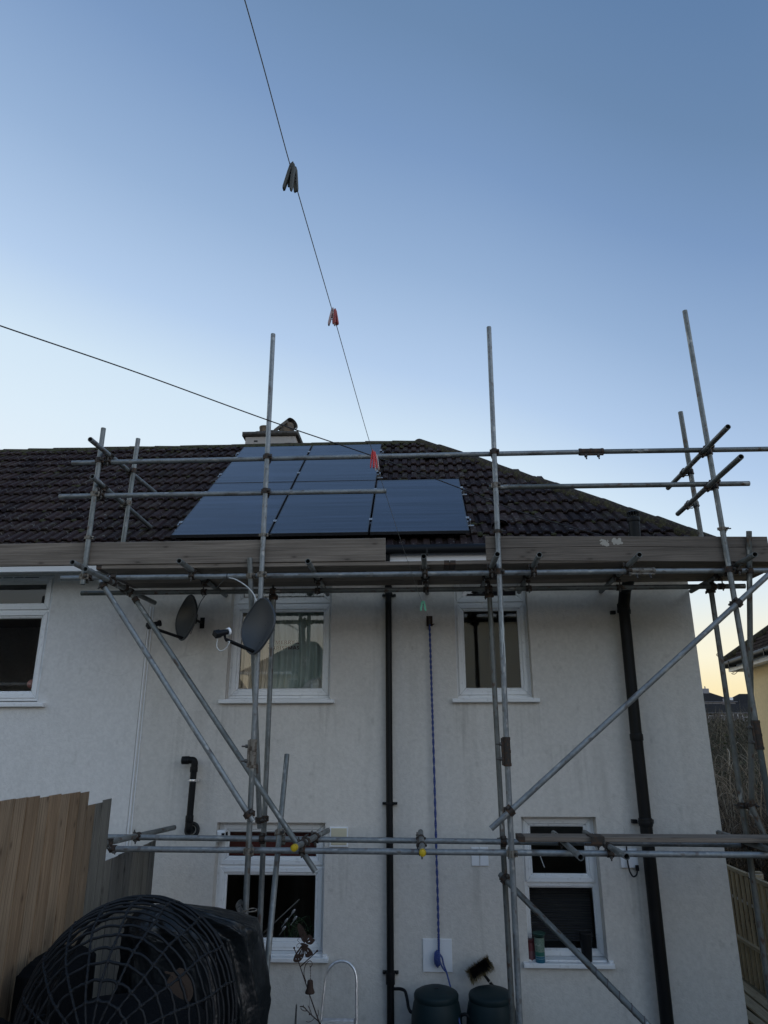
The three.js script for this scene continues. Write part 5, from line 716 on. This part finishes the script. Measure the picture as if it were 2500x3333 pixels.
scrub('bramble', 'brown bare bramble tangle just beyond the slatted fence', 9000, (rr) => { const z = rr(-16, -5), x = 4.6 + (-z - 3) * 0.28 + rr(-0.6, 3.6); return [x, land(x, z) - 0.1, z, 1.6 + 0.6 * Math.sin(x * 2 + z), 1]; }, C(0.11, 0.085, 0.06), C(0.030, 0.022, 0.014), 701, 12000);
scrub('scrub_bank', 'dull green overgrown bank rising towards the distant houses', 22000, (rr) => { const z = -18 - 100 * Math.pow(rr(0, 1), 1.5), x = -z * 0.42 + rr(-9, 14) * (0.4 + -z / 90); return [x, land(x, z) - 0.2, z, (1.7 + 1.1 * Math.sin(x * 0.7) * Math.cos(z * 0.5)) * (0.9 + -z / 160), 1.5 + -z / 50]; }, C(0.095, 0.08, 0.055), C(0.034, 0.038, 0.022), 733, 45000);

{ const r = rngOf(909), rr = (a, b) => a + (b - a) * r(), t = thing('arching_bramble', 'pale bare arching stems rising in front of the dark bank beyond the fence', 'bush', [6.2, 0, -8.5]);
  const mats = [std({ color: C(0.24, 0.20, 0.15), roughness: 0.9 }), std({ color: C(0.13, 0.10, 0.075), roughness: 0.9 }), std({ color: C(0.33, 0.29, 0.23), roughness: 0.9 })];
  for (let i = 0; i < 110; i++) { const z = rr(-13, -6), x = 5.2 + (-z - 6) * 0.42 + rr(-0.9, 1.0), h = rr(0.5, 2.7), a = rr(0, 6.28), L = rr(0.4, 1.3); const q = []; for (let k = 0; k <= 7; k++) { const f = k / 7; q.push([x + Math.cos(a) * L * f * f + rr(-0.05, 0.05), h * Math.sin(f * 2.1) / 0.93, z + Math.sin(a) * L * f * f + rr(-0.05, 0.05)]); } part(t, 'stem', [cord(q, rr(0.004, 0.009), 26, 5)], mats[i % 3]); } }

// ------------------------------------------------------------------ yellow house next door
{ const t = thing('yellow_house', 'yellow rendered house with dark tiled roof and black gutter at the right edge', 'house', [5.88, 0, -6.41]); t.rotation.y = -0.137; origins.set(t, new THREE.Vector3());
  // local x runs away to the east, local z towards the viewer's side
  const EV = 4.36;
  part(t, 'wall', [box(0.27, 7.6, -1, EV - 0.16, 0.34, 9.6, 0.004)], M.renderYellow);
  part(t, 'soffit', [box(0.05, 7.9, EV - 0.16, EV - 0.14, 0.12, 10, 0.003)], M.white); part(t, 'fascia', [box(0.03, 0.05, EV - 0.18, EV - 0.01, 0.1, 10, 0.002), box(0.05, 7.9, EV - 0.18, EV - 0.01, 0.1, 0.12, 0.002)], M.white);
  const gt = new THREE.CylinderGeometry(0.06, 0.06, 10, 14, 1, true); gt.rotateX(Math.PI / 2); gt.translate(-0.035, EV - 0.05, 5.0); const g2 = new THREE.CylinderGeometry(0.06, 0.06, 8, 14, 1, true); g2.rotateZ(Math.PI / 2); g2.translate(3.95, EV - 0.05, 0.03); part(t, 'gutter', [gt, g2, ...[0.6, 1.6, 2.6, 3.6].map((z) => box(-0.1, 0.03, EV - 0.125, EV - 0.02, z, z + 0.04, 0.004))], M.black);
  const rp = 3.3, rise = rp * Math.tan(36 * D2R), A = [0, EV, 0.05], B = [0, EV, 10], cA = [rp, EV + rise, rp + 0.05], cB = [rp, EV + rise, 10], Dd = [7.9, EV, 0.05];
  const roof = part(t, 'roof', [scaleUV(quad(A, cA, cB, B), 5, 4), scaleUV(quad(Dd, cA, cA, A), 5, 4)], M.tile[1]);
  const cs = []; for (let i = 0; i < 22; i++) { const f = i / 22, x = rp * f, y = EV + rise * f; cs.push(box(x - 0.01, x + 0.16, y + 0.005, y + 0.045, 0.06 + rp * f, 10, 0.006)); } part(roof, 'tile_course', cs.map((g) => { return g; }), M.tile[1]);
  part(roof, 'hip_tile', [rod([0, EV + 0.02, 0.05], [rp, EV + rise + 0.05, rp + 0.05], 0.09, 0.09, 10)], M.ridge);
  part(t, 'hip_iron', [cord([[0.04, EV + 0.05, 0.05], [-0.02, EV + 0.1, 0.02], [-0.05, EV + 0.17, 0.0], [-0.09, EV + 0.185, 0.0], [-0.115, EV + 0.155, 0.0], [-0.09, EV + 0.13, 0.0], [-0.07, EV + 0.15, 0.0]], 0.008, 40)], M.rust);
  part(t, 'wire', [cord([[0.1, EV - 0.2, 0.2], [0.05, EV - 0.21, 0.18], [0.09, EV - 0.23, 0.2], [0.14, EV - 0.18, 0.3], [0.03, EV - 0.10, 1.2]], 0.006, 40)], M.cableBlack); }

// ------------------------------------------------------------------ distant houses on the hill
{ const wallM = std({ color: C(0.15, 0.135, 0.14), roughness: 0.95 }), pale = std({ color: C(0.26, 0.255, 0.27), roughness: 0.95 }), roofM = phys({ specularIntensity: 0.2, color: C(0.028, 0.026, 0.026), roughness: 0.95 }), dark = std({ color: C(0.10, 0.10, 0.12), roughness: 0.6 }), frameM = std({ color: C(0.5, 0.5, 0.52), roughness: 0.6 });
  const far = (label, p, w, d, h, rh, kind, wm, wins, chim) => { const t = thing('distant_house', label, 'house', p), [X, Yb, Z] = p, part2 = (n, g, m) => part(t, n, g, m);
    part2('wall', [box(X - w / 2, X + w / 2, Yb - 3, Yb + h, Z - d, Z, 0.05)], wm);
    const hx = kind === 'hip' ? Math.min(w / 2 - 0.2, d / 2) : 0, y = Yb + h, o = 0.4, a = [X - w / 2 - o, y, Z + o], b = [X + w / 2 + o, y, Z + o], c = [X + w / 2 + o, y, Z - d - o], e = [X - w / 2 - o, y, Z - d - o], r1 = [X - w / 2 + hx - (kind === 'hip' ? 0 : o), y + rh, Z - d / 2], r2 = [X + w / 2 - hx + (kind === 'hip' ? 0 : o), y + rh, Z - d / 2];
    const roof = part2('roof', [quad(a, b, r2, r1), quad(c, e, r1, r2), quad(b, c, r2, r2), quad(e, a, r1, r1), quad(a, e, c, b)], roofM);
    for (const [u, v, ww, hh] of wins) { const q = part2('window', [box(X + u - ww / 2, X + u + ww / 2, Yb + v, Yb + v + hh, Z, Z + 0.08, 0.02)], frameM); for (const s of ww > 1.2 ? [-0.25, 0.25] : [0]) part(q, 'pane', [box(X + u + s * ww - ww * (ww > 1.2 ? 0.2 : 0.4), X + u + s * ww + ww * (ww > 1.2 ? 0.2 : 0.4), Yb + v + 0.12, Yb + v + hh - 0.12, Z + 0.07, Z + 0.1, 0.01)], dark); }
    for (const [u, cw, chh] of chim) { const q = part(roof, 'chimney', [box(X + u - cw / 2, X + u + cw / 2, y, y + rh + chh, Z - d / 2 - 0.5, Z - d / 2 + 0.5, 0.05)], wm); part2('chimney_pot', [rod([X + u, y + rh + chh, Z - d / 2], [X + u, y + rh + chh + 0.6, Z - d / 2], 0.16, 0.14, 10)], pale); }
    part2('gutter', [box(X - w / 2 - o, X + w / 2 + o, y - 0.12, y, Z + o - 0.02, Z + o + 0.1, 0.02)], pale); return t; };
  const zl = -150, a = [60.100, 6.053, -150.000], b = [69.661, 6.024, -150.000], e = [64.773, 7.417, -150.000], rg = [67.471, 9.153, -156.000], m = (a[0] + b[0]) / 2;
  far('long distant terrace with dark roof on the hill, below the other far houses', [m, a[1] - 1.0, zl], b[0] - a[0] + 14, 10, e[1] - a[1] + 1.0, rg[1] - e[1] + 0.3, 'gable', wallM, [[61.712, 7.051, -150.000], [64.462, 7.042, -150.000], [67.334, 7.032, -150.000], [69.011, 7.152, -150.000]].map((q, i) => [q[0] - m, e[1] - a[1] - 0.75, [1.1, 1.5, 2.0, 1.4][i], [1.2, 1.3, 1.6, 0.9][i]]), [[2, 0.8, 0.5]]);
  const u = [76.181, 10.557, -185.000], ut = [76.447, 12.419, -185.000]; far('distant white-gabled house with chimneys at the left on the hilltop', [u[0] - 1, u[1] - 3, -185], 14, 9, 3 + ([76.270, 11.176, -185.000][1] - u[1]), 2.6, 'hip', pale, [], [[1.5, 1.6, 1.0], [-4, 1.6, 0.5]]);
  const v = [84.932, 10.367, -185.000]; far('distant hip-roofed house at the right on the hilltop', [v[0] + 2.5, v[1] - 3, -185], 13, 9, 3.0, 3.0, 'hip', pale, [], []);
  solo('roof_light', [box([79.340, 11.472, -180.000][0] - 0.7, [79.340, 11.472, -180.000][0] + 0.7, v[1] + 1.0, v[1] + 1.7, -181.2, -181, 0.02)], M.white, 'small pale roof window on the hilltop house', 'window');
}

// ------------------------------------------------------------------ houses opposite, behind the viewer: what the upper windows mirror
{ const cream = std({ color: C(0.80, 0.73, 0.58), roughness: 0.95 }), dull = std({ color: C(0.12, 0.10, 0.085), roughness: 0.95 });
  const opp = (label, x0, x1, ye, rise, z, wm, wins) => { const t = thing('opposite_house', label, 'house', [(x0 + x1) / 2, 1.42, z]), z1 = z + 8, h = Math.min(3.6, (x1 - x0) / 2 - 0.2), zm = (z + z1) / 2, a = [x0 - 0.4, ye, z - 0.4], b = [x1 + 0.4, ye, z - 0.4], c = [x1 + 0.4, ye, z1 + 0.4], d = [x0 - 0.4, ye, z1 + 0.4], r1 = [x0 + h, ye + rise, zm], r2 = [x1 - h, ye + rise, zm];
    part(t, 'wall', [box(x0, x1, 1.42, ye, z, z1, 0.01)], wm); part(t, 'roof', [quad(a, b, r2, r1), quad(b, c, r2, r2), quad(c, d, r1, r2), quad(d, a, r1, r1), quad(a, d, c, b)], M.tile[0]); part(t, 'gutter', [box(x0 - 0.4, x1 + 0.4, ye - 0.1, ye + 0.02, z - 0.5, z - 0.4, 0.01)], M.white);
    for (const [x, y] of wins) { const w = part(t, 'window', [box(x - 0.6, x + 0.6, y - 0.05, y + 1.25, z - 0.05, z + 0.02, 0.01)], M.white); part(w, 'pane', [box(x - 0.52, x - 0.03, y + 0.05, y + 1.15, z - 0.07, z - 0.04, 0.005), box(x + 0.03, x + 0.52, y + 0.05, y + 1.15, z - 0.07, z - 0.04, 0.005)], M.black); } };
  opp('tall cream house across the gardens behind the viewer', 0.2, 10, 8.2, 2.2, 24, cream, [[6.6, 6.3], [6.6, 3.4]]);
  opp('low cream house behind the viewer with grey garden in front', -8.2, -4.4, 5.9, 2.0, 26, cream, [[-5.7, 4.4], [-5.7, 2.2]]);
  opp('dull brown house behind the viewer at the far left of the gardens', -26, -12, 5.3, 3.6, 24, dull, [[-15, 3.5], [-20, 3.5]]); }

// ------------------------------------------------------------------ behind the panes and on the sills
function curtain(label, x0, x1, y0, y1, z, mat, amp, n, taper = 0) { const g = new THREE.PlaneGeometry(x1 - x0, y1 - y0, 120, 20), p = g.attributes.position; for (let i = 0; i < p.count; i++) { const u = p.getX(i) / (x1 - x0), v = p.getY(i) / (y1 - y0) + 0.5, w = Math.sin(u * n * 6.28 + 2 * Math.sin(v * 2)) * amp + amp * 0.7 * Math.sin(u * n * 2.3 * 6.28 + 1); p.setXYZ(i, p.getX(i) + taper * (1 - v) * (0.5 - u) + 0.02 * Math.sin(v * 5), p.getY(i), w); } g.computeVertexNormals(); g.translate((x0 + x1) / 2, (y0 + y1) / 2, z); return solo('curtain', g, mat, label, 'curtain'); }
const net = std({ color: C(0.42, 0.50, 0.46), roughness: 0.95, side: THREE.DoubleSide }), creamC = std({ color: C(0.66, 0.58, 0.45), roughness: 0.95, side: THREE.DoubleSide });
curtain('cream curtain at the left side of the upper left window', -2.05, -1.70, 3.45, 4.68, -0.30, creamC, 0.02, 3); curtain('grey green curtain across the upper left window', -1.72, -0.97, 3.45, 4.68, -0.34, net, 0.03, 4);
{ const c = document.createElement('canvas'); c.width = 512; c.height = 256; const x = c.getContext('2d'); x.fillStyle = '#000'; x.fillRect(0, 0, 512, 256); x.fillStyle = '#fff'; x.textAlign = 'center'; x.font = 'bold 92px sans-serif'; x.fillText('MERRY', 270, 100); x.font = 'bold 88px sans-serif'; x.fillText('CHRISTMAS', 256, 204, 500); x.lineWidth = 9; x.strokeStyle = '#fff'; x.beginPath(); x.moveTo(452, 30); x.quadraticCurveTo(470, 80, 444, 100); x.stroke(); x.beginPath(); x.ellipse(478, 92, 20, 9, 0.5, 0, 7); x.fill(); x.beginPath(); x.ellipse(30, 84, 20, 9, -0.2, 0, 7); x.fill(); x.beginPath(); x.ellipse(70, 60, 12, 8, 0.4, 0, 7); x.fill(); 
  const tx = new THREE.CanvasTexture(c); const g = new THREE.PlaneGeometry(0.37, 0.15); g.translate(-1.50, 4.00, -0.163); solo('window_sticker', g, std({ color: C(0.05, 0.012, 0.012), alphaMap: tx, transparent: true, alphaTest: 0.5, roughness: 0.7, side: THREE.DoubleSide }), 'dark red MERRY CHRISTMAS lettering on the upper left window pane', 'sticker'); }
{ const q = [], cx = -1.255, cy = 3.83; for (let i = 0; i < 6; i++) { const a = i / 6 * Math.PI * 2; const e = (r, b = 0) => [cx + r * Math.cos(a + b), cy + r * Math.sin(a + b), -0.165]; q.push(rod(e(0), e(0.055), 0.0022, 0.0022, 5), rod(e(0.034), e(0.052, 0.3), 0.002, 0.002, 5), rod(e(0.034), e(0.052, -0.3), 0.002, 0.002, 5)); } solo('snowflake_sticker', q, std({ color: C(0.5, 0.55, 0.52), roughness: 0.8 }), 'pale snowflake stuck on the upper left window pane', 'sticker'); }
solo('plastic_bag', [drape([[3.66, -1.12, -0.24, 0.01, 0.01, 2], [3.62, -1.12, -0.24, 0.09, 0.04, 2], [3.53, -1.14, -0.24, 0.15, 0.055, 2], [3.46, -1.14, -0.24, 0.18, 0.06, 2.4]], 48, 0.05, 690)], std({ color: C(0.34, 0.38, 0.37), roughness: 0.5 }), 'crumpled pale bag at the foot of the green curtain', 'bag');
{ const b = thing('roller_blind', 'dark red blind behind the top of the lower left window', 'blind', [-1.52, 2.1, -0.3]); part(b, 'fabric', [box(-2.02, -1.03, 1.83, 2.09, -0.29, -0.284, 0.001)], std({ color: C(0.10, 0.025, 0.02), roughness: 0.9 })); part(b, 'bottom_bar', [box(-2.02, -1.03, 1.815, 1.835, -0.295, -0.28, 0.003)], std({ color: C(0.08, 0.02, 0.018), roughness: 0.6 })); part(b, 'tube', [rod([-2.03, 2.12, -0.29], [-1.02, 2.12, -0.29], 0.02, 0.02)], M.black); }
{ const b = thing('venetian_blind', 'dark venetian blind behind the lower right window', 'blind', [1.35, 1.65, -0.26]); const sm = std({ color: C(0.05, 0.052, 0.056), roughness: 0.45 }); for (let i = 0; i < 22; i++) { const g = box(-0.31, 0.31, -0.0008, 0.0008, -0.012, 0.012, 0.0004); g.rotateX(0.5); g.translate(1.345, 1.135 + i * 0.0225, -0.26); part(b, 'slat', [g], sm); } part(b, 'head_rail', [box(1.03, 1.66, 1.64, 1.67, -0.275, -0.245, 0.003)], sm); }
{ const g = std({ color: C(0.30, 0.29, 0.26), metalness: 0.7, roughness: 0.35 }); solo('reflection_rail', [rod([-1.60, 1.17, -0.24], [-1.25, 1.47, -0.24], 0.006, 0.006), rod([-1.60, 1.13, -0.24], [-1.50, 1.21, -0.24], 0.004, 0.004)], g, 'thin slanting rods added for a reflection in the lower left window', 'rail');  // added rods stand in for the shiny diagonal reflections on the pane
  [[-1.30, 1.37], [-1.28, 1.31], [-1.37, 1.29], [-1.39, 1.22]].forEach(([x, y], i) => { const s = new THREE.SphereGeometry(1, 14, 10); s.scale(0.012, 0.028, 0.006); s.rotateZ(-0.7); s.translate(x, y, -0.2); solo('reflection_spoon', [s, rod([x - 0.012, y - 0.02, -0.2], [x - 0.045, y - 0.06, -0.2], 0.003, 0.003, 8)], M.alu, ['small oval added for a pane reflection, highest in the lower left window', 'second small oval down, added for a pane reflection in the lower left window', 'third small oval down, added for a pane reflection in the lower left window', 'lowest small oval, added for a pane reflection in the lower left window'][i], 'reflection_spoon'); });  // small ovals added in place of shiny reflections on this pane
  const rr = rngOf(88), lv = []; for (let i = 0; i < 40; i++) { const x = -1.22 + (rr() - 0.5) * 0.34, a = (rr() - 0.5) * 1.6, L = 0.1 + rr() * 0.16; lv.push(cord([[x, 1.10, -0.25], [x + a * L * 0.5, 1.10 + L * 0.7, -0.25 + (rr() - 0.5) * 0.05], [x + a * L, 1.10 + L * 0.9, -0.22]], 0.004, 8, 4)); } const t = thing('window_plant', 'dark leafy plant inside the lower left window at its right corner', 'plant', [-1.22, 1.1, -0.25]); part(t, 'leaves', lv, std({ color: C(0.03, 0.06, 0.025), roughness: 0.7 })); part(t, 'pot', [lathe([[0, 0], [0.06, 0], [0.075, 0.06], [0.07, 0.06], [0, 0.05]], -1.22, 1.05, -0.25, 20)], M.pot); }
solo('white_stick', [rod([1.22, 1.78, -0.22], [1.18, 1.9, -0.22], 0.004, 0.004)], M.white, 'short white stick behind the upper pane of the lower right window', 'stick');
{ const t = thing('red_cushion', 'red and pink round cushion behind the neighbour window at its lower right', 'cushion', [-4.24, 3.5, -0.2]); const s = new THREE.SphereGeometry(0.1, 24, 16); s.scale(0.8, 1, 0.5); s.translate(-4.24, 3.56, -0.2); part(t, 'cover', [s], std({ color: C(0.28, 0.02, 0.025), roughness: 0.8 })); const u = new THREE.SphereGeometry(0.05, 20, 14); u.translate(-4.33, 3.6, -0.2); part(t, 'trim', [u], std({ color: C(0.35, 0.16, 0.13), roughness: 0.8 })); }
{ const c = document.createElement('canvas'); c.width = 256; c.height = 256; const x = c.getContext('2d'); x.fillStyle = '#9fb9a8'; x.fillRect(0, 0, 256, 256); x.fillStyle = '#3d8d7c'; x.fillRect(0, 150, 256, 40); x.fillStyle = '#2d86a8'; x.fillRect(0, 190, 256, 66); x.fillStyle = '#dfe8e0'; x.font = 'bold 34px sans-serif'; x.fillText('Multi', 70, 90); x.fillText('Multi', 198, 90); x.fillStyle = '#5aa07f'; for (let i = 0; i < 40; i++) { x.beginPath(); x.ellipse((i * 53) % 256, 20 + (i * 37) % 130, 7, 3, i, 0, 7); x.fill(); } x.strokeStyle = '#cfe5ea'; x.lineWidth = 4; for (const y of [192, 215]) { x.beginPath(); x.moveTo(0, y); x.lineTo(256, y); x.stroke(); }
  const tx = new THREE.CanvasTexture(c); tx.colorSpace = THREE.SRGBColorSpace; tx.wrapS = THREE.RepeatWrapping;
  const t = thing('wipes_tub', 'green and blue cleaning wipes tub with dark green lid on the window sill', 'tub', [1.09, 1.016, 0.015]); const b = new THREE.CylinderGeometry(0.047, 0.044, 0.215, 32, 1, false); b.translate(1.09, 1.016 + 0.1075, 0.012); part(t, 'body', [b], std({ map: tx, color: C(0.5, 0.5, 0.5), roughness: 0.45 })); part(t, 'lid', [lathe([[0, 0.03], [0.05, 0.03], [0.062, 0.025], [0.062, 0.015], [0.05, 0.01], [0.049, -0.012], [0, -0.012]], 1.09, 1.235, 0.012, 32)], std({ color: C(0.015, 0.06, 0.045), roughness: 0.5 }));
  const p = thing('pink_canister', 'small dull pink canister half hidden behind the green tub', 'canister', [1.01, 1.016, -0.04]); part(p, 'body', [lathe([[0, 0], [0.036, 0], [0.038, 0.01], [0.038, 0.15], [0, 0.152]], 1.018, 1.016, -0.055, 24)], std({ map: texture(64, 64, (u, v) => v > 0.62 ? [0.16, 0.03, 0.035] : fbm(u, v, 9, 9, 2, 5) > 0.55 ? [0.30, 0.2, 0.2] : [0.18, 0.08, 0.09], true, 1, 1), roughness: 0.5 })); part(p, 'lid', [lathe([[0, 0.02], [0.036, 0.02], [0.04, 0.014], [0.04, 0], [0, 0]], 1.018, 1.168, -0.055, 24)], std({ color: C(0.12, 0.02, 0.025), roughness: 0.5 }));
  const k = thing('black_tumbler', 'tall black pot standing on the right of the window sill', 'pot', [1.53, 1.016, -0.02]); part(k, 'pot_wall', [lathe([[0, 0.001], [0.045, 0.001], [0.058, 0.235], [0.061, 0.24], [0.056, 0.24], [0.044, 0.02], [0, 0.02]], 1.535, 1.016, -0.03, 32)], M.black); part(k, 'rim', [(() => { const g = new THREE.TorusGeometry(0.059, 0.003, 8, 32); g.rotateX(Math.PI / 2); g.translate(1.535, 1.255, -0.03); return g; })()], M.rubber);
  const s = thing('security_camera', 'small white camera with black face in the corner of the lower left window', 'camera', [-2.04, 2.06, -0.03]); part(s, 'housing', [box(-2.072, -1.985, 2.03, 2.135, -0.09, 0.012, 0.016)], M.white); part(s, 'lens_face', [box(-1.984, -1.978, 2.04, 2.115, -0.07, -0.005, 0.002)], M.black); part(s, 'camera_face', [box(-2.02, -1.988, 2.038, 2.112, 0.0125, 0.016, 0.001)], M.black); part(s, 'wire', [cord([[-2.07, 2.12, -0.05], [-2.074, 2.0, -0.02], [-2.05, 1.98, -0.06]], 0.003, 20)], M.cableWhite); }
renderer.render(scene, camera);
